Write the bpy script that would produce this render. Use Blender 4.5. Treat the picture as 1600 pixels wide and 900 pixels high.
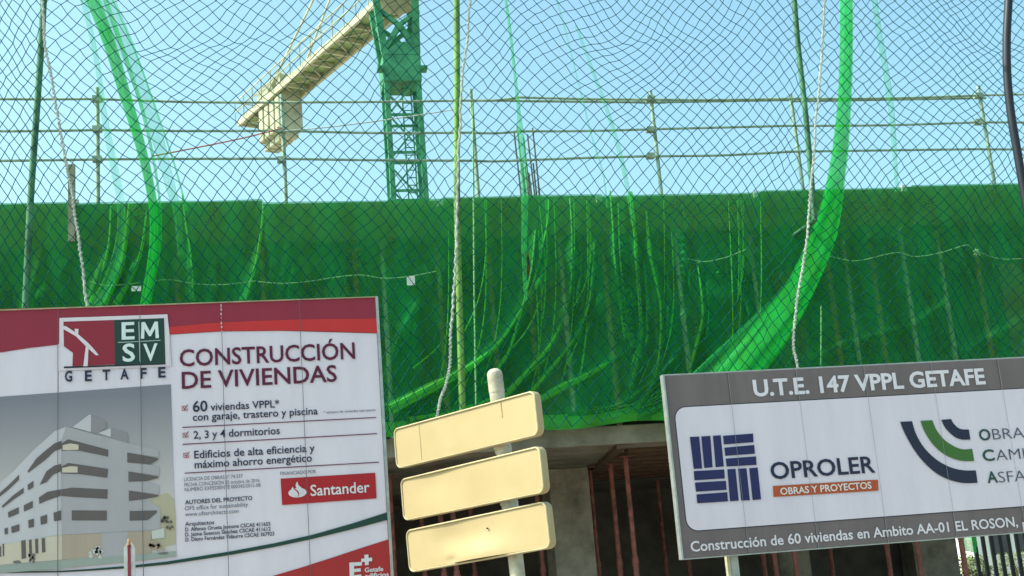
import bpy, bmesh, math, random
from math import sin, cos, pi, radians, exp, sqrt
from mathutils import Vector, Matrix, noise

for o in list(bpy.data.objects): bpy.data.objects.remove(o)
S = bpy.context.scene
COL = S.collection
RNG = random.Random(7)

# ------------------------------------------------------------------ camera
YAW, PITCH, ROLL, FPX = radians(11.5), math.atan(455/2000), -0.08, 2000.0
CAM = Vector((0, 0, 1.6))
ROT = Matrix.Rotation(-YAW, 3, 'Z') @ Matrix.Rotation(pi/2+PITCH, 3, 'X') @ Matrix.Rotation(ROLL, 3, 'Z')
cd = bpy.data.cameras.new('camera'); cam = bpy.data.objects.new('camera', cd); COL.objects.link(cam)
cam.matrix_world = Matrix.Translation(CAM) @ ROT.to_4x4()
cd.sensor_width = 36; cd.lens = 36*FPX/1600; cd.clip_start = .05; cd.clip_end = 3000
S.camera = cam
S.render.resolution_x, S.render.resolution_y = 1024, 576

# ------------------------------------------------------------------ light
SUN_EL, SUN_AZ = radians(52), radians(4)          # sun from the left, grazing just behind the facade
TO_SUN = Vector((-cos(SUN_EL)*cos(SUN_AZ), cos(SUN_EL)*sin(SUN_AZ), sin(SUN_EL)))
W = bpy.data.worlds.new('World'); S.world = W; W.use_nodes = True
nt = W.node_tree; nt.nodes.clear()
sky = nt.nodes.new('ShaderNodeTexSky'); sky.sky_type = 'NISHITA'; sky.sun_disc = False
sky.sun_elevation = SUN_EL; sky.sun_rotation = math.atan2(TO_SUN.x, TO_SUN.y)
sky.air_density = 1.0; sky.dust_density = 3.5; sky.ozone_density = 1.0
bg = nt.nodes.new('ShaderNodeBackground'); bg.inputs[1].default_value = 0.14
tint = nt.nodes.new('ShaderNodeMix'); tint.data_type = 'RGBA'; tint.blend_type = 'MULTIPLY'
tint.inputs[0].default_value = 1; tint.inputs[7].default_value = (.88, 1.17, 1.0, 1)
wo = nt.nodes.new('ShaderNodeOutputWorld')
nt.links.new(sky.outputs[0], tint.inputs[6]); nt.links.new(tint.outputs[2], bg.inputs[0]); nt.links.new(bg.outputs[0], wo.inputs[0])
sl = bpy.data.lights.new('sun', 'SUN'); sl.energy = 2.6; sl.angle = radians(.5); sl.color = (1, .95, .87)
so = bpy.data.objects.new('sun', sl); COL.objects.link(so)
so.rotation_euler = TO_SUN.to_track_quat('Z', 'Y').to_euler()
so.location = (-20, 0, 40)
S.view_settings.view_transform = 'Standard'; S.view_settings.look = 'None'
S.view_settings.gamma = 1; S.view_settings.exposure = 1.12; S.view_settings.use_curve_mapping = False
S.render.engine = 'CYCLES'
S.cycles.transparent_max_bounces = 24
S.cycles.max_bounces = 8

# ------------------------------------------------------------------ helpers
def ray(px, py): return ROT @ Vector(((px-800)/FPX, (450-py)/FPX, -1))
def at(px, py, Y):
    d = ray(px, py); return CAM + d*(Y/d.y)
def atz(px, py, z):
    d = ray(px, py); return CAM + d*((z-CAM.z)/d.z)
def lerp(a, b, t): return a+(b-a)*t
def interp(pts, v, k=1):
    """piecewise linear: pts sorted by [k], returns the other coordinate"""
    o = 1-k
    if v <= pts[0][k]:
        a, b = pts[0], pts[1]
    elif v >= pts[-1][k]:
        a, b = pts[-2], pts[-1]
    else:
        for a, b in zip(pts, pts[1:]):
            if a[k] <= v <= b[k]: break
    return a[o]+(b[o]-a[o])*(v-a[k])/(b[k]-a[k])
def smooth(pts, n=8):
    """Catmull-Rom through Vectors or tuples"""
    P = [Vector(p) for p in pts]; out = []
    for i in range(len(P)-1):
        p0 = P[max(i-1, 0)]; p1 = P[i]; p2 = P[i+1]; p3 = P[min(i+2, len(P)-1)]
        for k in range(n):
            t = k/n
            out.append(.5*((2*p1)+(p2-p0)*t+(2*p0-5*p1+4*p2-p3)*t*t+(3*p1-p0-3*p2+p3)*t**3))
    out.append(P[-1]); return out

def lin(c): return tuple((v/12.92 if v <= .04045 else ((v+.055)/1.055)**2.4) for v in c)
def rgb(r, g, b): return lin((r/255, g/255, b/255))

def mat(name, col, rough=.7, var=.12, scale=6, metal=0, bump=0, bscale=40, spec=.4, stain=None, stretch=None):
    m = bpy.data.materials.new(name); m.use_nodes = True
    t = m.node_tree; b = t.nodes['Principled BSDF']
    b.inputs['Roughness'].default_value = rough; b.inputs['Metallic'].default_value = metal
    b.inputs['Specular IOR Level'].default_value = spec
    tc = t.nodes.new('ShaderNodeTexCoord'); mp = t.nodes.new('ShaderNodeMapping')
    t.links.new(tc.outputs['Object'], mp.inputs[0])
    if stretch: mp.inputs['Scale'].default_value = stretch
    n = t.nodes.new('ShaderNodeTexNoise'); n.inputs['Scale'].default_value = scale; n.inputs['Detail'].default_value = 6
    n.inputs['Roughness'].default_value = .65
    t.links.new(mp.outputs[0], n.inputs[0])
    r = t.nodes.new('ShaderNodeValToRGB')
    lo = stain or tuple(c*(1-var*1.6) for c in col); hi = tuple(min(1, c*(1+var)) for c in col)
    r.color_ramp.elements[0].color = (*lo, 1); r.color_ramp.elements[1].color = (*hi, 1)
    r.color_ramp.elements[0].position = .3; r.color_ramp.elements[1].position = .62
    t.links.new(n.outputs[0], r.inputs[0]); t.links.new(r.outputs[0], b.inputs['Base Color'])
    if bump:
        n2 = t.nodes.new('ShaderNodeTexNoise'); n2.inputs['Scale'].default_value = bscale; n2.inputs['Detail'].default_value = 4
        t.links.new(mp.outputs[0], n2.inputs[0])
        bp = t.nodes.new('ShaderNodeBump'); bp.inputs['Strength'].default_value = bump; bp.inputs['Distance'].default_value = .01
        t.links.new(n2.outputs[0], bp.inputs['Height']); t.links.new(bp.outputs[0], b.inputs['Normal'])
    return m

def cloth_mat(name, col, tcol, clear, var=.25):
    """woven shade netting: part holes, part diffuse and translucent yarn"""
    m = bpy.data.materials.new(name); m.use_nodes = True
    t = m.node_tree; t.nodes.clear(); N = t.nodes.new; L = t.links.new
    out = N('ShaderNodeOutputMaterial'); d = N('ShaderNodeBsdfDiffuse'); tr = N('ShaderNodeBsdfTranslucent')
    tp = N('ShaderNodeBsdfTransparent'); m1 = N('ShaderNodeMixShader'); m2 = N('ShaderNodeMixShader')
    tc = N('ShaderNodeTexCoord'); n = N('ShaderNodeTexNoise'); n.inputs['Scale'].default_value = 1.3; n.inputs['Detail'].default_value = 7
    mp = N('ShaderNodeMapping'); mp.inputs['Scale'].default_value = (3, 1, .8)
    L(tc.outputs['Object'], mp.inputs[0]); L(mp.outputs[0], n.inputs[0])
    r = N('ShaderNodeValToRGB'); r.color_ramp.elements[0].position = .3; r.color_ramp.elements[1].position = .7
    r.color_ramp.elements[0].color = (col[0]*2.2, col[1]*(1-var*1.3), col[2]*.55, 1); r.color_ramp.elements[1].color = (*[min(1, c*(1+var)) for c in col], 1)
    L(n.outputs[0], r.inputs[0]); L(r.outputs[0], d.inputs[0])
    tr.inputs[0].default_value = (*tcol, 1)
    m1.inputs[0].default_value = .5; L(d.outputs[0], m1.inputs[1]); L(tr.outputs[0], m1.inputs[2])
    mr = N('ShaderNodeMapRange'); mr.inputs[3].default_value = max(0, clear-.1); mr.inputs[4].default_value = clear+.1
    n2 = N('ShaderNodeTexNoise'); n2.inputs['Scale'].default_value = 2.2; n2.inputs['Detail'].default_value = 5; L(tc.outputs['Object'], n2.inputs[0])
    mr.inputs[1].default_value = .3; mr.inputs[2].default_value = .7
    L(n2.outputs[0], mr.inputs[0])
    n3 = N('ShaderNodeTexNoise'); n3.inputs['Scale'].default_value = 55; n3.inputs['Detail'].default_value = 3; L(tc.outputs['Object'], n3.inputs[0])
    ad = N('ShaderNodeMath'); ad.operation = 'MULTIPLY_ADD'; ad.inputs[1].default_value = .22; ad.inputs[2].default_value = -.11; L(n3.outputs[0], ad.inputs[0])
    sm = N('ShaderNodeMath'); sm.operation = 'ADD'; sm.use_clamp = True; L(mr.outputs[0], sm.inputs[0]); L(ad.outputs[0], sm.inputs[1])
    L(sm.outputs[0], m2.inputs[0]); L(m1.outputs[0], m2.inputs[1]); L(tp.outputs[0], m2.inputs[2])
    L(m2.outputs[0], out.inputs[0]); return m

ORG = {}
def origin(o): return ORG.get(o.name, Vector((0, 0, 0))) if o else Vector((0, 0, 0))
def tag(o, label=None, cat=None, group=None, kind=None):
    if label: o['label'] = label
    if cat: o['category'] = cat
    if group: o['group'] = group
    if kind: o['kind'] = kind
    return o
def thing(name, loc, label, cat, group=None):
    o = bpy.data.objects.new(name, None); COL.objects.link(o); o.location = loc; o.empty_display_size = .2
    ORG[o.name] = Vector(loc); return tag(o, label, cat, group)

class MB:
    def __init__(s): s.v = []; s.f = []; s.sm = []
    def add(s, vs, fs, smooth=False):
        k = len(s.v); s.v += [tuple(v) for v in vs]
        s.f += [tuple(i+k for i in f) for f in fs]; s.sm += [smooth]*len(fs)
    def box(s, a, b):
        x0, y0, z0 = a; x1, y1, z1 = b
        s.add([(x0,y0,z0),(x1,y0,z0),(x1,y1,z0),(x0,y1,z0),(x0,y0,z1),(x1,y0,z1),(x1,y1,z1),(x0,y1,z1)],
              [(3,2,1,0),(4,5,6,7),(0,1,5,4),(1,2,6,5),(2,3,7,6),(3,0,4,7)])
    def obox(s, c, ax, ay, az):
        """oriented box: centre and three half vectors"""
        c = Vector(c); vs = [c+ax*i+ay*j+az*k for k in (-1,1) for i, j in ((-1,-1),(1,-1),(1,1),(-1,1))]
        s.add(vs, [(3,2,1,0),(4,5,6,7),(0,1,5,4),(1,2,6,5),(2,3,7,6),(3,0,4,7)])
    def bar(s, p, q, w, h=None, up=Vector((0, 0, 1))):
        p = Vector(p); q = Vector(q); d = (q-p)
        if d.length < 1e-6: return
        dn = d.normalized()
        x = dn.cross(up)
        if x.length < 1e-3: x = dn.cross(Vector((1, 0, 0)))
        x.normalize(); y = x.cross(dn)
        s.obox((p+q)/2, x*w/2, y*(h or w)/2, d/2)
    def tube(s, pts, r, n=8, caps=True, sm=True):
        P = [Vector(p) for p in pts]; m = len(P)
        rr = r if isinstance(r, (list, tuple)) else [r]*m
        vs = []; fs = []
        t0 = (P[1]-P[0]).normalized(); u = t0.orthogonal().normalized()
        for i in range(m):
            t = (P[min(i+1, m-1)]-P[max(i-1, 0)]).normalized()
            u = (u-t*u.dot(t)).normalized(); w = t.cross(u)
            for k in range(n):
                a = 2*pi*k/n; vs.append(P[i]+(u*cos(a)+w*sin(a))*rr[i])
        for i in range(m-1):
            for k in range(n):
                a = i*n+k; b = i*n+(k+1) % n; fs.append((a, b, b+n, a+n))
        s.add(vs, fs, sm)
        if caps:
            s.add(vs[:n], [tuple(reversed(range(n)))]); s.add(vs[-n:], [tuple(range(n))])
    def strip(s, rows, sm=True):
        """grid of rows of points"""
        n = len(rows[0]); vs = [p for r in rows for p in r]
        s.add(vs, [(i*n+j, i*n+j+1, (i+1)*n+j+1, (i+1)*n+j) for i in range(len(rows)-1) for j in range(n-1)], sm)
    def poly(s, pts): s.add(pts, [tuple(range(len(pts)))])
    def build(s, name, m, parent=None, bevel=0):
        o0 = origin(parent)
        me = bpy.data.meshes.new(name)
        me.from_pydata([(v[0]-o0.x, v[1]-o0.y, v[2]-o0.z) for v in s.v], [], s.f)
        me.polygons.foreach_set('use_smooth', s.sm)
        me.materials.append(m); me.update()
        o = bpy.data.objects.new(name, me); COL.objects.link(o)
        if parent: o.parent = parent; ORG[o.name] = o0
        if bevel:
            b = o.modifiers.new('bevel', 'BEVEL'); b.width = bevel; b.segments = 2; b.limit_method = 'ANGLE'
        return o
def copy_tree(o, parent=None):
    c = o.copy(); COL.objects.link(c)
    if parent: c.parent = parent
    for ch in [x for x in o.children]:
        copy_tree(ch, c)
    return c

def text_mesh(string, bold=0, shear=0, space=1):
    cu = bpy.data.curves.new('t', 'FONT'); cu.body = string; cu.resolution_u = 3; cu.offset = bold; cu.shear = shear
    cu.space_character = space; cu.fill_mode = 'FRONT'
    ob = bpy.data.objects.new('t', cu); COL.objects.link(ob)
    dg = bpy.context.evaluated_depsgraph_get()
    me = bpy.data.meshes.new_from_object(ob.evaluated_get(dg))
    vs = [v.co.copy() for v in me.vertices]; fs = [tuple(p.vertices) for p in me.polygons]
    bpy.data.objects.remove(ob); bpy.data.curves.remove(cu); bpy.data.meshes.remove(me)
    return vs, fs
CAPH = {}
def caph(bold):
    if bold not in CAPH:
        vs, _ = text_mesh('H', bold); CAPH[bold] = max(v.y for v in vs)
    return CAPH[bold]

# ------------------------------------------------------------------ materials
M = {}
M['ground'] = mat('dusty_ground', (.30, .26, .20), .95, .2, 1.5, bump=.5)
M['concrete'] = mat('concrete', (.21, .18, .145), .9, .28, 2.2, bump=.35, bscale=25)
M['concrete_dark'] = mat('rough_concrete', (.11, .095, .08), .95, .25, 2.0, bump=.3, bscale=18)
M['column'] = mat('cast_concrete', (.29, .255, .205), .9, .3, 2.6, bump=.35, bscale=22)
M['formwork'] = mat('formwork_board', (.20, .14, .065), .8, .25, 2.4, bump=.2, bscale=30, stretch=(1, 1, 4))
M['timber'] = mat('old_timber', (.10, .058, .038), .85, .3, 8, stretch=(1, 6, 6))
M['galv'] = mat('galvanised_pipe', (.30, .40, .29), .55, .25, 9, metal=.25)
M['pole_green'] = mat('green_painted_pole', (.06, .19, .085), .5, .35, 6)
M['cord'] = mat('net_cord', (.003, .085, .088), .9, .3, 30, spec=.05)
M['rope'] = mat('frayed_white_rope', (.46, .49, .43), .9, .25, 60)
M['rope_green'] = mat('pale_green_rope', (.17, .42, .17), .9, .2, 40)
M['red_rope'] = mat('reddish_rope', (.42, .22, .18), .9, .2, 40)
M['cloth'] = cloth_mat('green_shade_cloth', (.028, .42, .105), (.028, .48, .105), .30)
M['fold'] = cloth_mat('green_cloth_fold', (.06, .55, .10), (.06, .72, .10), .12)
M['drape'] = cloth_mat('bright_green_drape', (.025, .50, .10), (.025, .80, .11), .34)
M['drape_thin'] = cloth_mat('thin_green_drape', (.06, .55, .20), (.05, .75, .22), .62, var=.1)
M['hem'] = mat('netting_hem', (.06, .38, .085), .85, .2, 20)
M['rust'] = mat('red_prop_paint', (.24, .075, .06), .7, .35, 14, stain=(.10, .035, .03))
M['rust_brown'] = mat('brown_prop_paint', (.50, .26, .13), .8, .35, 14)
M['pale_prop'] = mat('pale_prop_paint', (.72, .78, .68), .7, .2, 14)
M['crane_green'] = mat('crane_green_paint', (.045, .25, .115), .6, .3, 1.5)
M['crane_cream'] = mat('crane_cream_paint', (.44, .43, .29), .55, .2, 1.2)
M['crane_deck'] = mat('crane_deck_plate', (.30, .42, .18), .7, .25, 1.5)
M['ballast'] = mat('ballast_concrete', (.44, .44, .30), .85, .2, 1.5)
M['rebar'] = mat('rebar_steel', (.10, .13, .10), .7, .3, 20)
M['black'] = mat('black_rubber', (.012, .014, .024), .5, .2, 10)
M['black_iron'] = mat('black_iron', (.012, .012, .014), .5, .2, 10)
M['tagp'] = mat('paper_tag', (.70, .74, .68), .8, .1, 10)
M['plaster'] = mat('white_plaster', (.72, .70, .66), .9, .08, 2)
M['glass'] = mat('dark_window', (.04, .045, .055), .2, .2, 2, spec=.6)
M['steel'] = mat('steel_post', (.36, .37, .35), .5, .2, 8, metal=.3)
M['leaf'] = mat('olive_leaf', (.12, .16, .045), .8, .5, 5)
M['bark'] = mat('bark', (.12, .09, .06), .9, .3, 10)
M['cream'] = mat('cream_sign_enamel', (.47, .35, .185), .42, .03, 2.0, stain=(.435, .32, .165))
M['cream_rim'] = mat('cream_sign_rim', (.50, .40, .23), .45, .08, 12)
M['cream_pole'] = mat('ivory_pole', (.48, .43, .33), .55, .16, 14, stain=(.28, .24, .18))
M['stain'] = mat('rust_stain', (.36, .26, .13), .8, .2, 30)

# ------------------------------------------------------------------ setting: ground
g = MB(); g.box((-400, -200, -.3), (600, 900, 0)); tag(g.build('ground', M['ground']), kind='structure')
pv = MB(); pv.box((-40, -3, 0), (60, 6.2, .12)); tag(pv.build('pavement', M['concrete'], bevel=.02), kind='structure')

# ------------------------------------------------------------------ the building shell
FY = 14.0
bld = thing('unfinished_building', (3, FY, 0), 'unfinished concrete housing block with a dark open ground storey behind the billboards', 'building')
XL, XR = -9.0, 15.0
def part(name, m, fn, parent=bld, bevel=0):
    b = MB(); fn(b); return b.build(name, m, parent, bevel)
part('floor_slab', M['concrete'], lambda b: b.box((XL, FY, 3.0), (XR, 22.8, 3.21)), bevel=.01)
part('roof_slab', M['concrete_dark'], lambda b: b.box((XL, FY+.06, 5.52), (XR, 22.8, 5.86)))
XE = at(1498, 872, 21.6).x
part('added_back_wall', M['concrete_dark'], lambda b: b.box((XL, 22.3, 0), (XE-.02, 22.5, 3.0)))  # back wall added to shut out daylight and keep the interior dark
part('added_back_wall', M['concrete_dark'], lambda b: b.box((XL, 22.3, 3.21), (XR, 22.5, 5.52)))
part('unseen_end_wall', M['concrete_dark'], lambda b: b.box((XL, FY+.8, 0), (XL+.25, 22.3, 3.0)))  # left end wall out of view, added to stop sun crossing the ground storey
part('unseen_end_wall', M['concrete_dark'], lambda b: b.box((XL, FY+.8, 3.21), (XL+.25, 22.3, 5.52)))
part('unseen_end_wall', M['concrete_dark'], lambda b: b.box((XR-.25, FY+.8, 3.21), (XR, 22.3, 5.52)))
# ground-floor columns: tops touch the soffit
a, c_ = atz(856, 733, 3.0), atz(909, 733, 3.0)
def col(x0, x1, y, d=.5):
    return part('column', M['column'], lambda b: b.box((x0, y, 0), (x1, y+d, 2.999)), bevel=.012)
cw = c_.x-a.x
col(a.x, c_.x, a.y); col(a.x-4.3, a.x-4.3+cw, a.y); col(XE-.85, XE, 21.6)
for k in (1,): col(a.x+4.5, a.x+4.5+cw, a.y+3.5)
# downstand capital beam and stripped timber under the slab
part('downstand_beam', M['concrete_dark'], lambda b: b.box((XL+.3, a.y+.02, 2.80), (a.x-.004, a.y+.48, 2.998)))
for k in range(8):
    y = FY+.55+k*.62
    part('soffit_plank', M['timber'], lambda b: b.box((atz(930, 720, 2.98).x+.1, y, 2.955+.004*(k % 2)), (XR-2, y+.16, 2.996)))
# upper storey columns
for px in (160, 520, 860, 1235, 1590):
    p = at(px, 480, 16.4)
    part('column', M['column'], lambda b: b.box((p.x-.2, 16.4, 3.212), (p.x+.2, 16.8, 5.518)))
# infill seen dimly through the netting on the upper storey
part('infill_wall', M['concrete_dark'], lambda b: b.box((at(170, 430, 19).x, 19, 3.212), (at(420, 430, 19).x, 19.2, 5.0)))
# formwork boards along the slab edge, stepping like the photograph
edges = [(-220, 318), (118, 317), (410, 316.5), (688, 314), (935, 309.5), (1182, 304), (1415, 294), (1760, 285)]
tops = [317.5, 317.5, 320.5, 311.5, 308.5, 301.5, 294.0]
BT = []
def ZTOP(x):
    for a_, c, z in BT:
        if a_ <= x <= c: return z
    return 5.93
for i, tp in enumerate(tops):
    p0 = at(edges[i][0], tp, FY); p1 = at(edges[i+1][0], tp, FY)
    z1 = max(p0.z, p1.z)-.012 if i != 2 else 5.905
    zt = {0: 5.962, 1: 5.945, 2: 5.905, 3: 5.925, 4: 5.905, 5: 5.93, 6: 5.955}[i]
    BT.append((p0.x, p1.x, zt))
    part('formwork_board', M['formwork'], lambda b: b.box((p0.x+.004, FY-.035, 5.47), (p1.x-.004, FY-.004, zt)))
    part('ledger_timber', M['formwork'], lambda b: b.box((p0.x+.01, FY-.10, 5.44), (p1.x-.01, FY-.038, 5.50)))
for px, py in ((118, 316), (688, 315), (936, 310), (1182, 302), (1413, 293)):
    p = at(px, py, FY-.06)
    part('board_bracket', M['tagp'], lambda b: b.box((p.x-.035, FY-.07, p.z-.05), (p.x+.035, FY-.037, p.z+.03)))

# ------------------------------------------------------------------ guard rail on the roof slab
GY = FY+.25
gr = thing('guard_rail', (3, GY, 5.86), 'grey steel pipe guard rail with three rails along the roof edge', 'guard rail')
posts = [(-130, 145, 322), (152, 137, 318), (440, 148, 318), (735, 140, 312), (1016, 142, 312), (1235, 148, 306), (1528, 134, 298), (1750, 130, 290)]
for px, yt, yb in posts:
    p = at(px, yt, GY); b = MB(); b.tube([(p.x, GY, 5.80), (p.x, GY, p.z)], .024, 8); b.build('post', M['galv'], gr)
    b = MB(); b.box((p.x-.05, GY-.10, 5.862), (p.x+.05, GY+.08, 5.885)); b.build('post_foot', M['galv'], gr)
rails = [[(-130, 152), (152, 154.5), (440, 160), (735, 157), (812, 152), (1016, 155.5), (1235, 154), (1528, 149), (1750, 142)],
         [(-130, 202), (152, 203), (440, 204), (735, 207), (812, 205), (1016, 202), (1235, 196.5), (1528, 191), (1750, 188)],
         [(-130, 252), (152, 249), (440, 248), (735, 251), (812, 250.5), (1016, 244), (1235, 237), (1528, 233), (1750, 231)]]
for r in rails:
    for (x0, y0), (x1, y1) in zip(r, r[1:]):
        p, q = at(x0, y0, GY-.045), at(x1, y1, GY-.045); d = (q-p)*.03; c_m = (p+q)/2+Vector((0, 0, RNG.uniform(-.02, .004)))
        b = MB(); b.tube(smooth([p-d, c_m, q+d], 5), .0155, 8); b.build('rail', M['galv'], gr)
for x0, y0, x1, y1 in ((735, 157, 812, 157), (800, 157.5, 1040, 160), (1000, 160, 1235, 156), (1235, 158, 1540, 153)):
    b = MB(); b.tube([at(x0, y0, GY+.05), at(x1, y1, GY+.05)], .018, 8); b.build('rail', M['galv'], gr)
for px, py in ((1016, 155), (440, 250), (440, 204), (1016, 203), (1016, 244), (1528, 150), (1528, 191), (152, 155), (152, 202), (152, 249)):
    p = at(px, py, GY-.02); b = MB(); b.box((p.x-.05, p.y-.05, p.z-.03), (p.x+.05, p.y+.04, p.z+.03)); b.build('coupler', M['galv'], gr)
p = at(112, 258, FY-.12)
b = MB(); b.box((p.x-.035, p.y-.03, 5.50), (p.x+.035, p.y+.03, p.z)); b.build('wooden_upright', mat('bleached_wood', (.30, .30, .22), .9, .2, 12), gr)

# starter bars
rb = thing('rebar_cage', (at(828, 300, 15.2).x, 15.2, 5.86), 'bundle of dark starter bars rising from the roof slab between the two rail bays', 'rebar')
for i, (x0, y0, x1, Y) in enumerate(((803, 205, 816, 15.0), (808, 198, 822, 15.3), (818, 215, 830, 15.1), (824, 210, 838, 15.4), (832, 200, 845, 15.2), (821, 262, 828, 15.35), (816, 255, 824, 15.5), (833, 255, 840, 15.0), (838, 252, 843, 15.5), (826, 270, 834, 15.2))):
    p, q = at(x0, y0, Y), at(x1, 312, Y); q.z = 5.86
    b = MB(); b.tube([q, p], .011, 6); b.build('bar', M['rebar'], rb)
b = MB()
for zz in (6.0, 6.2): 
    c0 = at(828, 305, 15.2)
    for s in (-1, 1): b.bar((c0.x-.16, 15.2+.22*s, zz), (c0.x+.16, 15.2+.22*s, zz), .012); b.bar((c0.x+.16*s, 14.98, zz), (c0.x+.16*s, 15.42, zz), .012)
b.build('stirrup', M['rebar'], rb)

# ------------------------------------------------------------------ steel props
def prop_proto(name, m, h, label, cat, group, z0, thin=.024):
    t = thing(name, (0, 0, 0), label, cat, group)
    b = MB(); b.tube([(0, 0, .006), (0, 0, h*.58)], thin*1.12, 10); b.build('outer_tube', m, t)
    b = MB(); b.tube([(0, 0, h*.58), (0, 0, h-.006)], thin, 10); b.build('inner_tube', m, t)
    b = MB(); b.tube([(0, 0, h*.56), (0, 0, h*.565), (0, 0, h*.59), (0, 0, h*.595)], thin*1.3, 10); b.bar((-.05, 0, h*.575), (.05, 0, h*.575), .010); b.build('collar', m, t)
    b = MB(); b.box((-.07, -.07, h-.006), (.07, .07, h)); b.build('head_plate', m, t)
    b = MB(); b.box((-.07, -.07, 0), (.07, .07, .006)); b.build('foot_plate', m, t)
    return t
gp = 'red steel props under the first floor slab'
H0 = 2.95
first = prop_proto('steel_prop', M['rust'], H0, None, 'prop', gp, 0, .03)
gspots = [(995, 900, 15.05, 'reddish prop nearest the slab edge in the row right of the concrete column'),
          (970, 900, 15.95, 'middle reddish prop of the row right of the concrete column'),
          (936, 900, 16.9, 'reddish prop standing closest to the concrete column, on its right'),
          (617, 900, 15.6, 'red prop in the gap between the red cornered billboard and the lowest cream panel'),
          (664, 900, 16.4, 'red prop seen under the left end of the lowest cream panel'),
          (694, 900, 15.2, 'leftmost of two close red props under the middle of the lowest cream panel'),
          (714, 900, 15.0, 'pale lit red prop under the lowest cream panel, right one of a close pair'),
          (742, 900, 17.5, 'dark red prop between the close pair and the ivory sign pole'),
          (849, 900, 16.6, 'dark red prop along the left side of the concrete column'),
          (1042, 900, 19.5, 'faint dark red prop left of the grey billboard corner'),
          (1078, 900, 18.5, 'dim red prop under the left corner of the grey billboard'),
          (1196, 900, 17.6, 'dark red prop behind the close pair under the grey billboard'),
          (1214, 900, 15.6, 'left one of the two bright red props right of the grey billboard post'),
          (1246, 900, 15.3, 'right one of the two bright red props right of the grey billboard post'),
          (1302, 900, 19.0, 'dim red prop under the middle of the grey billboard'),
          (1392, 900, 16.2, 'dark red prop left of the thicker one under the place name lettering'),
          (1440, 900, 15.4, 'thick looking red prop in front of the grey end column'),
          (1510, 900, 14.8, 'red prop at the end of the ground storey beside the sunlit yard')]
for i, (px, py, Y, lab) in enumerate(gspots):
    o = first if i == 0 else copy_tree(first)
    p = at(px, py, Y); o.location = (p.x, Y, 0); o['label'] = lab
# timber bearer carrying the three props
tb = MB(); p, q = atz(969, 699, 2.972), atz(914, 749, 2.972)
d = (q-p).normalized(); tb.bar(p-d*.1, q+d*.2, .10, .044)
tag(tb.build('timber_bearer', M['timber']), 'dark timber bearer under the slab soffit above the row of three props', 'timber')
gu = 'props in the upper storey behind the green netting'
H1 = 2.305
up = {'brown': prop_proto('steel_prop', M['rust_brown'], H1, None, 'prop', gu, 3.21, .03), 'pale': prop_proto('steel_prop', M['pale_prop'], H1, None, 'prop', gu, 3.21, .026)}
used = set()
uspots = [(412, 460, 14.35, 'brown', 'brown prop behind the netting above the left billboard, below a step in the formwork'),
          (278, 460, 14.5, 'brown', 'dark brown prop behind the bright hanging strip above the red board'),
          (557, 450, 14.6, 'brown', 'brown prop behind the netting just above the red board corner'),
          (697, 600, 14.4, 'brown', 'brown prop behind the netting just left of the central green pole'),
          (779, 600, 14.4, 'brown', 'brown prop behind the netting right of the central green pole, above the ivory post cap'),
          (966, 640, 14.35, 'brown', 'brown prop behind the netting reaching the slab left of the grey billboard'),
          (840, 600, 14.9, 'brown', 'dim brown prop behind the netting right of the ivory post cap'),
          (1077, 580, 14.3, 'pale', 'pale prop behind the netting above the left end of the grey billboard'),
          (1187, 500, 14.5, 'pale', 'pale prop behind the netting left of the bright wide strip'),
          (1314, 565, 14.4, 'brown', 'brown prop behind the netting just right of the bright wide strip'),
          (1343, 565, 14.9, 'pale', 'thin pale prop second to the right of the bright wide strip'),
          (1385, 565, 14.5, 'brown', 'brown prop behind the netting above the VPPL lettering'),
          (1436, 565, 14.3, 'pale', 'brightest pale prop behind the netting above the GETAFE lettering on grey'),
          (1494, 563, 14.5, 'pale', 'pale prop behind the netting above the last grey headline letters'),
          (1551, 560, 14.3, 'brown', 'brown prop with a rope knot behind the netting at the right'),
          (612, 650, 14.3, 'pale', 'pale prop behind the netting beside the right edge of the red board'),
          (897, 640, 14.3, 'pale', 'pale prop with a light foot right of the top cream panel')]
for px, py, Y, k, lab in uspots:
    o = up[k] if k not in used else copy_tree(up[k]); used.add(k)
    p = at(px, py, Y); o.location = (p.x, Y, 3.212); o['label'] = lab

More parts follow.
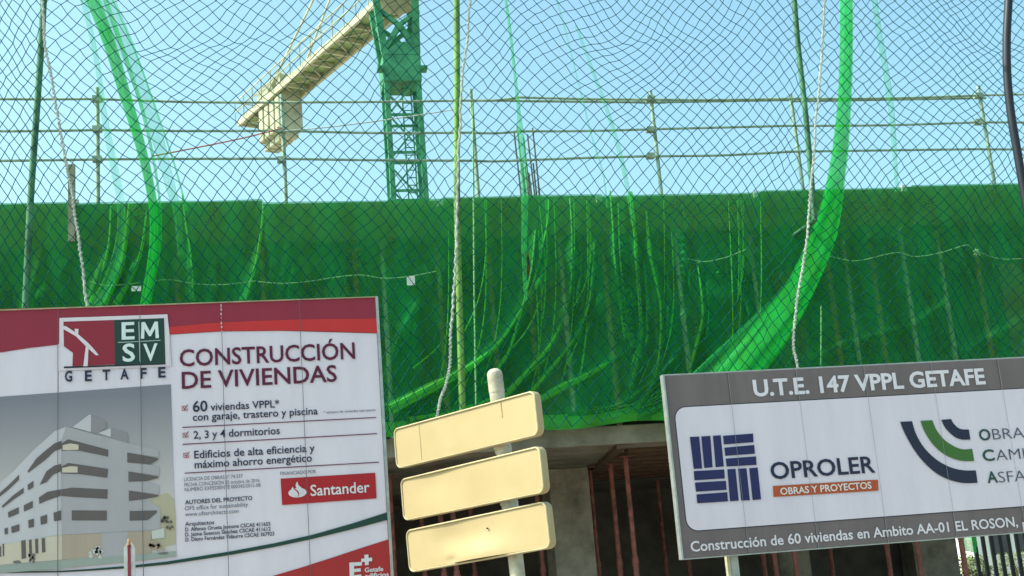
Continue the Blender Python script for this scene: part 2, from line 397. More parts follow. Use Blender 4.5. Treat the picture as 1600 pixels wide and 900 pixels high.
# ------------------------------------------------------------------ green debris netting
CY = FY-.13
fold_px = {
 'a': [(857,312),(855,345),(846,390),(833,440),(816,480),(780,535),(730,575),(670,607),(606,640)],
 'b': [(836,360),(830,420),(820,465),(809,505),(792,555),(758,600)],
 'c': [(890,310),(893,360),(893,430),(885,480),(865,530),(830,575),(775,632)],
 'd': [(928,380),(925,430),(918,480),(900,525),(870,565),(825,618)],
 'e': [(953,298),(957,350),(960,400),(965,450),(976,530)],
 'f': [(966,318),(970,420),(986,545)],
 'g': [(985,300),(992,370),(995,430),(1000,500),(998,540),(985,605)],
 'h': [(1010,330),(1015,390),(1025,440),(1032,480),(1030,550),(1018,600),(992,640)],
 'i': [(1090,415),(1098,490),(1085,550),(1075,590)],
 'j': [(972,553),(945,570),(910,590),(880,604),(838,628)],
 'k': [(412,322),(408,360),(400,410),(383,470)],
 'l': [(893,644),(960,633),(1010,602),(1052,560)],
 'm': [(1000,651),(1035,632),(1064,600)],
 'n': [(285,305),(290,350),(298,400),(302,470)],
 'o': [(202,318),(197,370),(188,420),(163,476)],
 'p': [(173,322),(170,380),(158,430),(138,478)],
 'q': [(229,330),(221,390),(204,435),(180,476)],
 'r': [(1120,430),(1160,490),(1120,560)],
 's': [(700,600),(750,580),(800,545),(850,500)],
 't': [(640,655),(720,640),(790,610),(850,560)],
 'u': [(650,480),(620,540),(606,600)],
 'v': [(1480,470),(1420,510),(1330,535),(1270,560)],
 'w': [(1600,500),(1540,530),(1490,560)],
 'x': [(455,330),(450,400),(440,470)], 'y': [(70,340),(60,420),(40,480)], 'z': [(1060,320),(1068,420),(1050,520)]}
foldw = {k: smooth([at(x, y, CY) for x, y in v], 10) for k, v in fold_px.items()}
net = thing('debris_netting', (3, CY, 3.2), 'dark green shade netting with gathered folds covering the upper storey', 'netting')
# sample points of all the ridges in a coarse hash for displacement
segs = []
for k, ps in foldw.items():
    for p in ps: segs.append((p.x, p.z, .07 if k not in 'uvwxyzrs' else .05))
cell = {}
for s_ in segs: cell.setdefault((int(s_[0]//.3), int(s_[1]//.3)), []).append(s_)
def cloth_y(x, z):
    y = 0; best = 9
    ci, cj = int(x//.3), int(z//.3)
    for i in (-1, 0, 1):
        for j in (-1, 0, 1):
            for sx, sz, a_ in cell.get((ci+i, cj+j), ()):
                d2 = (x-sx)**2+(z-sz)**2
                if d2 < best: best = d2; A = a_
    if best < 1: y -= A*exp(-best/(.05**2))+.5*A*exp(-best/(.16**2))
    y += .05*noise.noise(Vector((x*.9, z*.35, 3)))+.040*noise.noise(Vector((x*4.5+z*1.6, z*1.0, 9)))+.016*noise.noise(Vector((x*13+z*3, z*3, 5)))+.006*noise.noise(Vector((x*30, z*16, 2)))
    hang = min(1, max(0, (5.45-z)/.3))
    y = y*hang+(y*.22)*(1-hang)
    if z > 5.4: y = min(y, .03)
    return y
x0, x1 = -3.6, 10.9; nx, nz = 640, 150
ztop = lambda x: ZTOP(x)-.012+.008*noise.noise(Vector((x*1.1, 0, 0)))
rows = []
slit = lambda x, z: abs(x-at(820, 415, CY).x) < .035*max(0, 1-((z-at(820, 415, CY).z)/.2)**2)
cm = MB(); vs = []
for j in range(nz+1):
    for i in range(nx+1):
        x = lerp(x0, x1, i/nx); z = lerp(3.235, ztop(x), j/nz)
        vs.append((x, CY+cloth_y(x, z), z))
fs = []
for j in range(nz):
    for i in range(nx):
        k = j*(nx+1)+i; v = vs[k]
        if slit(v[0], v[2]): continue
        fs.append((k, k+1, k+nx+2, k+nx+1))
cm.add(vs, fs, True); cm.build('main_sheet', M['cloth'], net)
# doubled hem band tied over the slab edge
hm = MB(); rows = []
for t in range(7):
    r = []
    for i in range(301):
        x = lerp(x0, x1, i/300); sag = .025*sin(x*1.7+.5)+.015*sin(x*5)
        z = lerp(3.19+sag, 3.36+sag*.5+.02*noise.noise(Vector((x*3, 1, 1))), t/6)
        r.append((x, CY-.055-.03*sin(t/6*pi)+.02*noise.noise(Vector((x*4, t*.5, 2))), z))
    rows.append(r)
hm.strip(rows); hm.build('hem_band', M['fold'], net)

def ribbon(ctr, widths, m, name, parent, Y, bulge=.35, layers=1, seedk=0, pleats=2):
    """a hanging strip of cloth: a rounded, pleated cross-section swept along a line"""
    b = MB(); C = smooth([at(x, y, Y) for x, y in ctr], 10); n = len(C)
    for L_ in range(layers):
        rows = []
        for i, p in enumerate(C):
            t = (C[min(i+1, n-1)]-C[max(i-1, 0)]).normalized(); side = t.cross(Vector((0, 1, 0)))
            if side.x < 0: side = -side
            side.normalize()
            w = interp(widths, i/(n-1), 0)*Y/FPX*(1-.12*L_); r = []
            for k in range(13):
                u = k/12*2-1
                yb = -bulge*w*(1-u*u)*(1 if L_ == 0 else -.6)
                yb += .12*w*sin(u*pi*pleats+i*.05+seedk)+.02*w*noise.noise(Vector((u*3, i*.15, seedk)))
                r.append(p+side*(u*w/2)+Vector((0, yb, 0)))
            rows.append(r)
        b.strip(rows)
    return b.build(name, m, parent)
fw = {'a': [(0,3),(.5,4),(.62,7),(.75,16),(1,26)], 'b': [(0,3),(.5,4),(1,9)], 'c': [(0,2.6),(.5,4),(.7,7),(1,14)], 'd': [(0,3),(.6,5),(1,9)],
      'e': [(0,3),(1,4)], 'f': [(0,2),(1,3)], 'g': [(0,9),(.25,5),(1,4)], 'h': [(0,3),(.2,8),(.5,5),(1,4)], 'i': [(0,3),(.5,8),(1,5)],
      'j': [(0,4),(.5,14),(.8,18),(1,10)], 'k': [(0,4),(1,6)], 'l': [(0,2),(1,2.5)], 'm': [(0,2),(1,2.5)], 'n': [(0,3),(1,4)],
      'o': [(0,4),(.4,9),(1,12)], 'p': [(0,3),(1,7)], 'q': [(0,3),(.5,7),(1,14)], 't': [(0,10),(.5,6),(1,3)]}
for k, w in fw.items():
    fo_ = ribbon(fold_px[k], [(a_, max(2, b_*.8)) for a_, b_ in w], M['fold'], 'fold', net, CY-.09, bulge=.6, seedk=ord(k))
    hb = MB(); hb.tube(smooth([at(x+w[0][1]*.3, y, CY-.10) for x, y in fold_px[k]], 8), .005, 5); hb.build('hem', M['hem'], fo_)
RF = random.Random(11)
for k in range(24):
    right = k >= 18
    xt = RF.uniform(1090, 1240) if right else RF.uniform(690, 1050); Lg = RF.uniform(110, 230) if right else RF.uniform(170, 320)
    cv = RF.uniform(4, 20) if right else RF.uniform(12, 90); dr = RF.uniform(0, 22); y0_ = RF.choice((313, 313, 360, 400))
    cp = [(xt+dr*t-cv*t**3.5, y0_+min(Lg, 640-y0_)*t) for t in (0, .2, .4, .6, .8, 1)]
    ribbon(cp, [(0, .9), (.5, RF.uniform(1.3, 2.6)), (1, RF.uniform(1, 4))], M['fold'], 'fold', net, CY-.085, bulge=.6, seedk=k)
for k in range(9):       # slack gathers above the hem band
    xa_ = RF.uniform(880, 960); xb_ = RF.uniform(1010, 1070); ya = RF.uniform(632, 656); yb = RF.uniform(560, 640)
    ribbon([(xa_, ya), (lerp(xa_, xb_, .45), lerp(ya, yb, .22)), (lerp(xa_, xb_, .75), lerp(ya, yb, .55)), (xb_, yb)], [(0, 1), (.5, 2), (1, 1)], M['fold'], 'fold', net, CY-.085, seedk=k)

# hanging drapes that rise above the roof edge
def drape(name, label, ctr, widths, m, Y, group=None, layers=1, pleats=2, bulge=.35):
    p = at(*ctr[-1], Y); t = thing(name, p, label, 'netting strip', group)
    ribbon(ctr, widths, m, 'sheet', t, Y, layers=layers, pleats=pleats, bulge=bulge); return t
dg_ = 'loose strips of green netting hanging in front of the sky'
drape('netting_strip', 'wide bright green strip of netting sweeping down at the right beside the white rope',
      [(1322,-40),(1322,60),(1319,150),(1311,240),(1296,330),(1277,390),(1247,455),(1212,510),(1172,560),(1128,620),(1080,690)],
      [(0,25),(.2,26),(.33,32),(.45,46),(.6,50),(.75,68),(1,90)], M['drape'], FY-.5, dg_, 2, 1, .3)
drape('netting_strip', 'sheer fan of netting spreading left below the wide bright strip, above the grey billboard', [(1286,350),(1266,410),(1236,460),(1196,515),(1146,580),(1090,650)], [(0,14),(.25,26),(.5,50),(.75,84),(1,120)], M['drape_thin'], FY-.42, dg_, 1, 3, .2)
d0 = drape('netting_strip', 'bright green gathered strip of netting at the left, narrowing to the red board',
      [(126,-40),(145,0),(172,70),(196,150),(216,215),(232,280),(241,340),(239,400),(226,480)],
      [(0,26),(.2,21),(.45,17),(.65,14),(1,15)], M['drape'], FY-.42, dg_, 2, 2)
drape('netting_strip', 'dark edged thin strip of netting hugging the bright gathered one at the left', [(150,-40),(172,20),(198,95),(222,170),(238,240),(249,310),(250,380),(240,440),(232,480)], [(0,9),(.3,7),(.6,4),(1,4)], M['drape'], FY-.38, dg_, 1, 1)
drape('netting_strip', 'pale thin strip of netting left of the bright gathered one, ending above the red board',
      [(118,-40),(135,20),(152,100),(163,180),(178,260),(189,320),(187,380),(170,440),(146,482)],
      [(0,10),(.3,9),(.5,13),(.65,12),(1,20)], M['drape_thin'], FY-.36, dg_, 1, 2)
drape('netting_strip', 'broad see-through strip of netting just right of the bright gathered one at the left',
      [(150,-40),(168,0),(196,70),(222,140),(246,215),(266,290),(276,330),(282,400)],
      [(0,22),(.3,26),(.55,20),(.8,14),(1,8)], M['drape_thin'], FY-.3, dg_, 1, 3)
drape('netting_strip', 'thin edge of netting slanting furthest right at the left of the sky',
      [(158,-40),(196,45),(226,120),(252,195),(275,265),(292,330)], [(0,3),(1,3)], M['drape'], FY-.28, dg_)
drape('netting_strip', 'pale green strip of netting hanging in front of the starter bars',
      [(784,-40),(796,40),(806,130),(813,200),(818,260),(820,330),(819,400),(822,470)],
      [(0,5),(.35,6),(.45,13),(.7,12),(1,6)], M['drape_thin'], FY-.3, dg_, 2)
drape('netting_strip', 'faint thin strip of netting to the right of the starter bars, nearer of two',
      [(862,-30),(884,50),(904,130),(924,210),(942,270),(950,330)], [(0,3),(1,4)], M['drape_thin'], FY-.3, dg_)
drape('netting_strip', 'faint strip of netting in the sky left of the rail post at the centre right',
      [(900,40),(926,110),(950,175),(969,240),(982,300),(990,350)], [(0,5),(.6,9),(1,8)], M['drape_thin'], FY-.3, dg_)
drape('netting_strip', 'faint pale strip of netting in the sky right of the wide bright one',
      [(1362,-40),(1372,40),(1384,110),(1394,180),(1398,240),(1402,300)], [(0,10),(.5,13),(1,8)], M['drape_thin'], FY-.3, dg_)

# ------------------------------------------------------------------ gallows poles and safety net
NY = FY-.85
gg = 'net gallows poles standing along the roof edge'
def gallows(pts, r, lab, m=None):
    m = m or M['pole_green']
    P = smooth([at(x, y, NY+.12) for x, y in pts], 6); base = P[-1].copy()
    t = thing('net_gallows', base, lab, 'net pole', gg)
    b = MB(); b.tube(P, r, 12); b.build('mast', m, t)
    top = P[0]; b = MB(); b.tube([top, top+Vector((0, -.5, .35)), top+Vector((0, -1.3, .5))], r*.9, 10); b.build('arm', M['pole_green'], t)
    b = MB(); e = P[-1]; b.tube([e, Vector((e.x, FY-.05, e.z))], r*.8, 8); b.build('wall_bracket', M['pole_green'], t)
gallows([(72, -70), (65, 60), (57, 180), (48, 310), (40, 470), (36, 560)], .034, 'green net pole at the left edge of the view leaning inward')
gallows([(713, -70), (714, 100), (714, 300), (718, 480), (723, 655)], .036, 'yellowish green net pole in the middle of the view', mat('yellow_green_pole', (.17, .36, .075), .55, .3, 3))
gallows([(1236, -70), (1246, 60), (1258, 170), (1267, 270), (1271, 320), (1273, 345)], .033, 'green net pole at the right beside the wide bright strip')

ropes = [[(-240,-90),(-250,300),(-260,700)],
         [(60,-90),(66,0),(72,80),(82,130),(92,190),(102,250),(110,290),(118,340),(127,400),(136,480),(150,600),(160,700)],
         [(742,-90),(735,0),(730,60),(722,130),(716,250),(712,400),(706,500),(703,560),(697,600),(690,622),(683,650),(676,700)],
         [(1294,-90),(1288,0),(1284,90),(1276,170),(1272,240),(1266,300),(1261,370),(1252,430),(1243,490),(1240,540),(1247,580),(1256,700)],
         [(1830,-90),(1840,300),(1850,700)]]
labels = ['knotted green safety net at the left edge, beyond the left white rope', 'knotted green safety net between left and central white ropes, in front of the crane',
          'knotted green safety net between the central and the right white rope', 'knotted green safety net right of the right white rope, behind the black hose']
ZB, ZT = 3.16, 8.75
ropeX = []
for r in ropes:
    W_ = [at(x, y, NY) for x, y in r]; ropeX.append(sorted([(p.x, p.z) for p in W_], key=lambda q: q[1]))
sags = [(at(300, 0, NY).x, 1.05, -.42), (at(590, 0, NY).x, .5, .10), (at(960, 0, NY).x, .75, -.36), (at(820, 0, NY).x, .5, .08), (at(1540, 0, NY).x, .9, -.34), (at(1180, 0, NY).x, .4, .08)]
def net_point(bay, s, z):
    e = exp(-(7.75-z)/.85) if z < 7.75 else 1
    xl, xr = interp(ropeX[bay], z, 1), interp(ropeX[bay+1], z, 1)
    x = lerp(xl, xr, s)
    edge = min(1, 4*s*(1-s)*1.6)
    dz = 0
    for sx, w, a_ in sags: dz += a_*exp(-((x-sx)/w)**2)*e
    dx = (.11*noise.noise(Vector((x*.8, z*.8, 1+bay)))+.05*noise.noise(Vector((x*2.2, z*2.2, 4+bay))))*edge
    dz2 = (.085*noise.noise(Vector((x*.7, z*.8, 7+bay)))+.05*noise.noise(Vector((x*2.1, z*2.4, 11+bay))))*edge
    g_ = max(0, sin(pi*min(1, max(0, (z-ZB)/(ZT-ZB)))))
    y = NY-.38*sin(pi*s)*g_-.12*noise.noise(Vector((x*.9, z*.9, 20+bay)))*edge
    return Vector((x+dx, y, z+dz*edge+dz2))
hd = [.105, .15, .148, .132]; vd = [.175, .170, .165, .150]
for bay in range(4):
    wid = interp(ropeX[bay+1], 6.5, 1)-interp(ropeX[bay], 6.5, 1)
    nc = max(2, round(wid/hd[bay])); nr = round((ZT-ZB)/vd[bay])
    root = thing('safety_net', (interp(ropeX[bay], 4, 1)+wid/2, NY, ZB), labels[bay], 'safety net', 'panels of knotted safety net hanging between the poles')
    b = MB(); K = {}
    def node(i, j):
        if (i, j) not in K:
            s = i/(2*nc); z = lerp(ZB, ZT, j/(2*nr)); p = net_point(bay, s, z)
            jit = .008+.014*exp(-min(s, 1-s)*14)
            if 0 < i < 2*nc: p += Vector((RNG.uniform(-jit, jit), RNG.uniform(-jit, jit), RNG.uniform(-jit, jit)))
            K[(i, j)] = p
        return K[(i, j)]
    rc = .0046
    for i in range(0, 2*nc+1):
        for j in range(0, 2*nr):
            if (i+j) % 2: continue
            for di in (-1, 1):
                if 0 <= i+di <= 2*nc:
                    p, q = node(i, j), node(i+di, j+1)
                    mid = (p+q)/2+Vector((0, 0, -.003+RNG.uniform(-.002, .002)))
                    b.tube([p, mid, q], rc, 3, caps=False)
    # edge meshes lashed to the rope
    b.build('mesh', M['cord'], root)
    if bay > 0:
        r = ropes[bay]; P = smooth([at(x, y, NY-.012) for x, y in r], 26); PP = []
        for i, p in enumerate(P):
            PP.append(p+Vector((.006*sin(i*1.9)+.014*noise.noise(Vector((0, p.z*3, bay))), .006*cos(i*1.9), 0)))
        b = MB(); b.tube(PP, [.011+.005*(i % 3 == 0)+.004*noise.noise(Vector((i*.3, 0, bay))) for i in range(len(PP))], 7); b.build('border_rope', M['rope'], root)
        b = MB(); b.tube([p+Vector((.012*sin(i*1.1+1), .012*cos(i*1.1+1), 0)) for i, p in enumerate(PP)], .007, 6); b.build('lashing', M['rope'], root)

# ------------------------------------------------------------------ ropes, cords, tags
def rope(name, lab, pts, Y, r, m, group=None, cat='rope'):
    P = smooth([at(x, y, Y) for x, y in pts], 8); b = MB()
    b.tube(P, r, 6); return tag(b.build(name, m), lab, cat, group)
M['rope_dull'] = mat('dull_green_rope', (.10, .34, .12), .9, .2, 40)
gsw = 'slack ropes strung along the netting'
rope('slack_rope', 'slack pale rope swagging across the netting above the red board corner', [(402,440),(440,443),(480,440),(555,430),(600,435),(640,432),(682,424)], CY-.13, .006, M['rope_dull'], gsw)
rope('slack_rope', 'slack pale rope across the netting left of the wide bright strip', [(1074,404),(1100,409),(1135,402),(1165,390)], CY-.13, .006, M['rope_dull'], gsw)
rope('slack_rope', 'long slack pale rope across the netting right of the wide bright strip', [(1296,400),(1320,406),(1345,407),(1400,395),(1430,401),(1470,395),(1510,383),(1523,391),(1560,404),(1600,404),(1680,396)], CY-.13, .006, M['rope_dull'], gsw)
rope('slack_rope', 'slack pale rope across the bright strips at the far left', [(140,440),(165,446),(200,444),(262,437),(300,443),(345,445),(400,439)], CY-.13, .005, M['rope_dull'], gsw)
rope('hanging_cord', 'thin light green cord hanging straight down right of the central pole', [(739,160),(740,300),(741,450),(744,640)], CY-.22, .010, M['rope_green'], None, 'cord')
rope('hanging_cord', 'thin light cord hanging left of the wide bright strip above the grey billboard', [(1283,478),(1283,530),(1282,590)], CY-.2, .008, M['rope_green'], None, 'cord')
rope('tag_line', 'white line from the rail to the central pole in front of the crane mast', [(441,205),(500,200),(560,193),(640,182),(716,170)], FY-.02, .007, M['rope'], None, 'line')
rope('tag_line', 'reddish line running from the bright green strip to the rail below the crane ballast', [(238,244),(300,232),(350,222),(395,212),(441,200)], FY-.02, .009, M['red_rope'], None, 'line')
b = MB()
p = at(642, 439, CY-.15); b.box((p.x-.045, p.y-.004, p.z-.05), (p.x+.045, p.y, p.z+.055)); tag(b.build('paper_tag', M['tagp'], None), 'small pale square tag on the slack rope above the red board', 'tag', 'pale tags on the netting')
b = MB(); p = at(213, 451, CY-.2); b.box((p.x-.05, p.y-.004, p.z-.028), (p.x+.05, p.y, p.z+.028)); tag(b.build('paper_tag', M['tagp']), 'small pale oblong tag between the bright strips above the red board', 'tag', 'pale tags on the netting')
# knot at the right-hand rope
k_ = MB(); p = at(1526, 395, CY-.14)
for i in range(7):
    a_ = i*.9; q = p+Vector((.045*cos(a_), .01*sin(a_*2), .05*sin(a_))); k_.tube([p, (p+q)/2+Vector((0, -.01, 0)), q], .010, 6)
tag(k_.build('rope_knot', M['rope_green']), 'frayed pale rope knot on the netting near the right edge', 'knot')
# black hose
hp = smooth([at(x, y, 12.2) for x, y in [(1578,-60),(1576,0),(1573,60),(1574,120),(1580,180),(1590,240),(1602,310),(1618,400),(1640,520),(1660,700)]], 8)
b = MB(); b.tube(hp, .047, 12); tag(b.build('black_hose', M['black']), 'thick black hose hanging down at the right edge in front of the net', 'hose')

# ------------------------------------------------------------------ tower crane
KY = 46.0
kc = at(640, 300, KY); kx = kc.x
kr = thing('tower_crane', (kx, KY, 0), 'green and cream tower crane standing behind the building', 'crane')
mc = at(628, 161, KY); mw = 53*KY/FPX/2                       # half width of the mast
mx = mc.x
zj = at(620, 22, KY).z
b = MB()
zt = at(628, 90, KY).z
corners = [(-mw, -mw), (mw, -mw), (mw, mw), (-mw, mw)]
for cx, cy in corners: b.bar((mx+cx, KY+cy, 0), (mx+cx, KY+cy, zt), .19, .19, Vector((0, 1, 0)))
z = 8.5; k = 0
while z < zt-.2:
    z2 = min(z+1.5, zt)
    for i in range(4):
        (x0_, y0_), (x1_, y1_) = corners[i], corners[(i+1) % 4]
        b.bar((mx+x0_, KY+y0_, z), (mx+x1_, KY+y1_, z), .09)
        b.bar((mx+x0_, KY+y0_, z if k % 2 else z2), (mx+x1_, KY+y1_, z2 if k % 2 else z), .06)
    z = z2; k += 1
b.build('mast', M['crane_green'], kr)
b = MB()   # ladder inside the mast
for s in (-.17, .17): b.bar((mx+.2+s, KY, 8), (mx+.2+s, KY, zt), .05)
zz = 8
while zz < zt: b.bar((mx+.03, KY, zz), (mx+.37, KY, zz), .035); zz += .3
b.build('ladder', M['crane_green'], kr)
zb0, zb1 = at(628, 138, KY).z, at(628, 88, KY).z
b = MB(); b.box((mx-mw-.12, KY-mw-.16, zb0), (mx+mw+.12, KY+mw+.16, zb1-.25)); 
b.add([(mx-mw-.12, KY-mw-.16, zb1-.25), (mx+mw+.12, KY-mw-.16, zb1-.25), (mx+mw+.12, KY+mw+.16, zb1-.25), (mx-mw-.12, KY+mw+.16, zb1-.25), (mx-mw+.5, KY-mw-.1, zb1+.3), (mx+mw, KY-mw-.1, zb1+.3), (mx+mw, KY+mw+.1, zb1+.3), (mx-mw+.5, KY+mw+.1, zb1+.3)], [(4,5,6,7),(0,1,5,4),(1,2,6,5),(2,3,7,6),(3,0,4,7)])
for s in (-1, 1): b.box((mx+s*(mw+.22)-.12, KY-mw-.3, zb0+.4), (mx+s*(mw+.22)+.12, KY-mw+.1, zb0+.58))
b.build('climbing_collar', M['crane_green'], kr, bevel=.03)
b = MB(); hw = mw*1.12
for cx, cy in corners: 
    b.bar((mx+cx, KY+cy, zb1-.2), (mx+cx*1.25-.1, KY+cy*1.25, zj+.4), .26, .26, Vector((0, 1, 0)))
for i in range(4):
    (x0_, y0_), (x1_, y1_) = corners[i], corners[(i+1) % 4]
    b.bar((mx+x0_, KY+y0_, zb1), (mx+(x0_+x1_)/2*1.1, KY+(y0_+y1_)/2*1.1, (zb1+zj)/2+.1), .2)
    b.bar((mx+x1_, KY+y1_, zb1), (mx+(x0_+x1_)/2*1.1, KY+(y0_+y1_)/2*1.1, (zb1+zj)/2+.1), .2)
    b.bar((mx+x0_*1.2, KY+y0_*1.2, zj-.2), (mx+(x0_+x1_)/2*1.1, KY+(y0_+y1_)/2*1.1, (zb1+zj)/2+.1), .16)
    b.bar((mx+x1_*1.2, KY+y1_*1.2, zj-.2), (mx+(x0_+x1_)/2*1.1, KY+(y0_+y1_)/2*1.1, (zb1+zj)/2+.1), .16)
b.build('head_section', M['crane_green'], kr)
b = MB(); b.tube([(mx, KY, zj+.35), (mx, KY, zj+.8)], mw*1.35, 24); b.build('slewing_ring', M['crane_cream'], kr)
# counter-jib: from the mast towards the far left
za = zj+.55
P0 = Vector((mx, KY, za)); P1 = atz(392, 196, za)
D = (P1-P0); LJ = D.length; D.normalize(); SD = Vector((D.y, -D.x, 0)); UP = Vector((0, 0, 1))
if SD.x < 0: SD = -SD
jw = .62
b = MB()
for s in (-1, 1): b.bar(P0+SD*jw*s-D*1, P1+SD*jw*s, .13, .30)
n = 11
for i in range(n+1):
    c = P0+D*(LJ*i/n); b.bar(c-SD*jw, c+SD*jw, .12, .2)
    if i < n: c2 = P0+D*(LJ*(i+1)/n); b.bar(c-SD*jw*(1 if i % 2 else -1), c2+SD*jw*(1 if i % 2 else -1), .08)
cj = b.build('counter_jib', M['crane_cream'], kr)
b = MB(); c0 = P0+D*.8+UP*.16; c1 = P1+UP*.16; b.bar(c0, c1, jw*1.9, .05); b.build('walkway_deck', M['crane_deck'], cj)
b = MB()
for s in (-1, 1):
    for hgt in (.55, 1.05): b.bar(P0+D*.8+SD*jw*1.25*s+UP*hgt, P1+SD*jw*1.25*s+UP*hgt, .045)
    for i in range(14):
        c = P0+D*lerp(.8, LJ, i/13)+SD*jw*1.25*s; b.bar(c, c+UP*1.05, .045)
b.bar(P1+SD*jw*1.25+UP*1.05, P1-SD*jw*1.25+UP*1.05, .045)
b.build('handrail', M['crane_cream'], cj)
for i in range(4):
    c = P0+D*(LJ-4.4+i*.62)-UP*.35
    b = MB(); w_ = .95
    b.obox(c-UP*.45, D*.235, SD*w_*.62, UP*1.0)
    b.obox(c-UP*1.62, D*.235, SD*w_*.38, UP*.2)
    b.build('ballast_block', M['ballast'], kr, bevel=.06)
b = MB(); b.obox(P0+D*(LJ-2.9)+UP*.5, D*.9, SD*.5, UP*.35); b.tube([P0+D*(LJ-4.5)-SD*.5+UP*.6, P0+D*(LJ-4.5)+SD*.5+UP*.6], .3, 14)
b.build('hoist_winch', M['crane_cream'], kr)
# tower head, tie bars and a stretch of the main jib
b = MB(); apex = Vector((mx, KY, za+6.5))
for cx, cy in corners: b.bar((mx+cx*.9, KY+cy*.9, za+.3), apex+Vector((cx*.12, cy*.12, 0)), .16)
for f in (.3, .6):
    for i in range(4):
        q0 = Vector((mx+corners[i][0]*.9, KY+corners[i][1]*.9, za+.3)).lerp(apex, f); q1 = Vector((mx+corners[(i+1) % 4][0]*.9, KY+corners[(i+1) % 4][1]*.9, za+.3)).lerp(apex, f); b.bar(q0, q1, .09)
b.build('tower_head', M['crane_cream'], kr)
for s in (-1, 1):
    b = MB(); b.bar(apex, P0+D*(LJ-3.6)+SD*jw*s+UP*.3, .07); b.build('tie_bar', M['crane_cream'], kr)
b = MB(); J0 = P0-D*1.2; J1 = P0-D*16
for s in (-1, 1): b.bar(J0+SD*.6*s, J1+SD*.6*s, .14)
b.bar(J0+UP*1.3, J1+UP*1.3, .16)
for i in range(13):
    c, c2 = J0.lerp(J1, i/13), J0.lerp(J1, (i+1)/13)
    for s in (-1, 1): b.bar(c+SD*.6*s, (c+c2)/2+UP*1.3, .07); b.bar((c+c2)/2+UP*1.3, c2+SD*.6*s, .07)
    b.bar(c-SD*.6, c+SD*.6, .07)
b.build('main_jib', M['crane_cream'], kr)

# ------------------------------------------------------------------ billboards
INK = {}
def ink(r, g, b_, key=None, var=.035):
    k = (r, g, b_)
    if k not in INK: INK[k] = mat('print_%d_%d_%d' % k, tuple(.93*c for c in rgb(r, g, b_)), .55, var, 2.2, spec=.35, stretch=(3, 1, .6))
    return INK[k]
BY = 8.0
class Board:
    def __init__(s, root): s.root = root
    def p(s, px, py, L): 
        q = at(px, py, BY); return Vector((q.x, BY-.0026*L, q.z))
    def poly(s, pts, m, L, name, parent=None):
        b = MB(); b.poly([s.p(x, y, L) for x, y in pts]); return s.fix(b.build(name, m, parent or s.root))
    def polys(s, plist, m, L, name, parent=None):
        b = MB()
        for pts in plist: b.poly([s.p(x, y, L) for x, y in pts])
        return s.fix(b.build(name, m, parent or s.root))
    def fix(s, o):
        bm = bmesh.new(); bm.from_mesh(o.data)
        for f in bm.faces:
            if f.normal.y > 0: f.normal_flip()
        bmesh.ops.triangulate(bm, faces=[f for f in bm.faces if len(f.verts) > 4], ngon_method='EAR_CLIP')
        bm.to_mesh(o.data); bm.free(); return o
    def line(s, x0, y0, x1, y1, w, m, L, name):
        a_, b_ = s.p(x0, y0, L), s.p(x1, y1, L); d = (b_-a_).normalized(); n = Vector((-d.z, 0, d.x))*(w*BY/FPX/2)
        b = MB(); b.poly([a_-n, b_-n, b_+n, a_+n]); return s.fix(b.build(name, m, s.root))
    def text(s, string, xl, yl, xr, yr, cap, m, L, bold=0., name='lettering', parent=None, space=1):
        """baseline from pixel (xl,yl) to (xr,yr); the baseline is made level in the board plane"""
        A, B_ = s.p(xl, yl, L), s.p(xr, yr, L); z0 = (A.z+B_.z)/2
        vs, fs = text_mesh(string, bold, 0, space)
        mnx, mxx = min(v.x for v in vs), max(v.x for v in vs)
        kx_ = (B_.x-A.x)/(mxx-mnx); ky = cap*BY/FPX*1.02/caph(bold)
        b = MB(); b.add([(A.x+(v.x-mnx)*kx_, A.y, z0+v.y*ky) for v in vs], fs)
        return s.fix(b.build(name, m, parent or s.root))
    def lamas(s, xs_px, ytop, ybot, x_l, x_r, z0, z1, m):
        """profiled steel slats with a fine gap between them, from seam positions"""
        X = [x_l]+[at(x, (ytop+ybot)/2, BY).x for x in xs_px]+[x_r]
        for a_, c in zip(X, X[1:]):
            b = MB(); b.box((a_+.0008, BY, z0), (c-.0008, BY+.03, z1)); b.build('slat', m, s.root, bevel=.003)
        return X

WHITE = ink(232, 216, 228); NAVY = ink(38, 44, 72); MAROON = ink(152, 42, 63); REDL = ink(206, 48, 50); PLUM = ink(98, 20, 58)
B1 = thing('billboard', (-.6, BY, 1.4), 'white billboard with a dark red header and a picture of a pale apartment block', 'billboard')
bd = Board(B1)
zT1 = at(588, 465, BY).z; xR1 = at(589, 465, BY).x; xL1 = at(-120, 600, BY).x; zB1 = 1.32
seams1 = [-30, 91, 221, 350.5, 475]
X1 = bd.lamas(seams1, 650, 650, xL1, xR1-.012, zB1, zT1, WHITE)
trim = mat('aluminium_trim', (.42, .43, .42), .4, .15, 12, metal=.5)
b = MB(); b.box((xR1-.0115, BY-.012, zB1), (xR1+.006, BY+.05, zT1+.006)); b.build('edge_trim', trim, B1)
b = MB(); b.box((xL1, BY-.010, zT1), (xR1-.012, BY+.05, zT1+.007)); b.build('top_trim', mat('brass_trim', (.40, .33, .20), .5, .2, 12, metal=.3), B1)
for px in (200, 540):
    q = at(px, 900, BY+.1); b = MB(); b.box((q.x-.04, BY+.034, 0), (q.x+.04, BY+.11, zT1-.05)); b.build('support_post', M['steel'], B1)
TOPL = 478
bd.poly([(-115,486.6),(0,483),(300,473.8),(586.5,465.4),(590.5,521),(440,517),(345,518),(264,523),(262,538),(92,538.5),(45,544),(0,551),(-115,572)], MAROON, 1, 'header_band')
bd.poly([(262,511.5),(330,505),(400,501.5),(480,499),(588.5,498),(590.5,520.5),(520,518),(440,516.5),(345,517.5),(263,522.5)], REDL, 2, 'header_stripe')
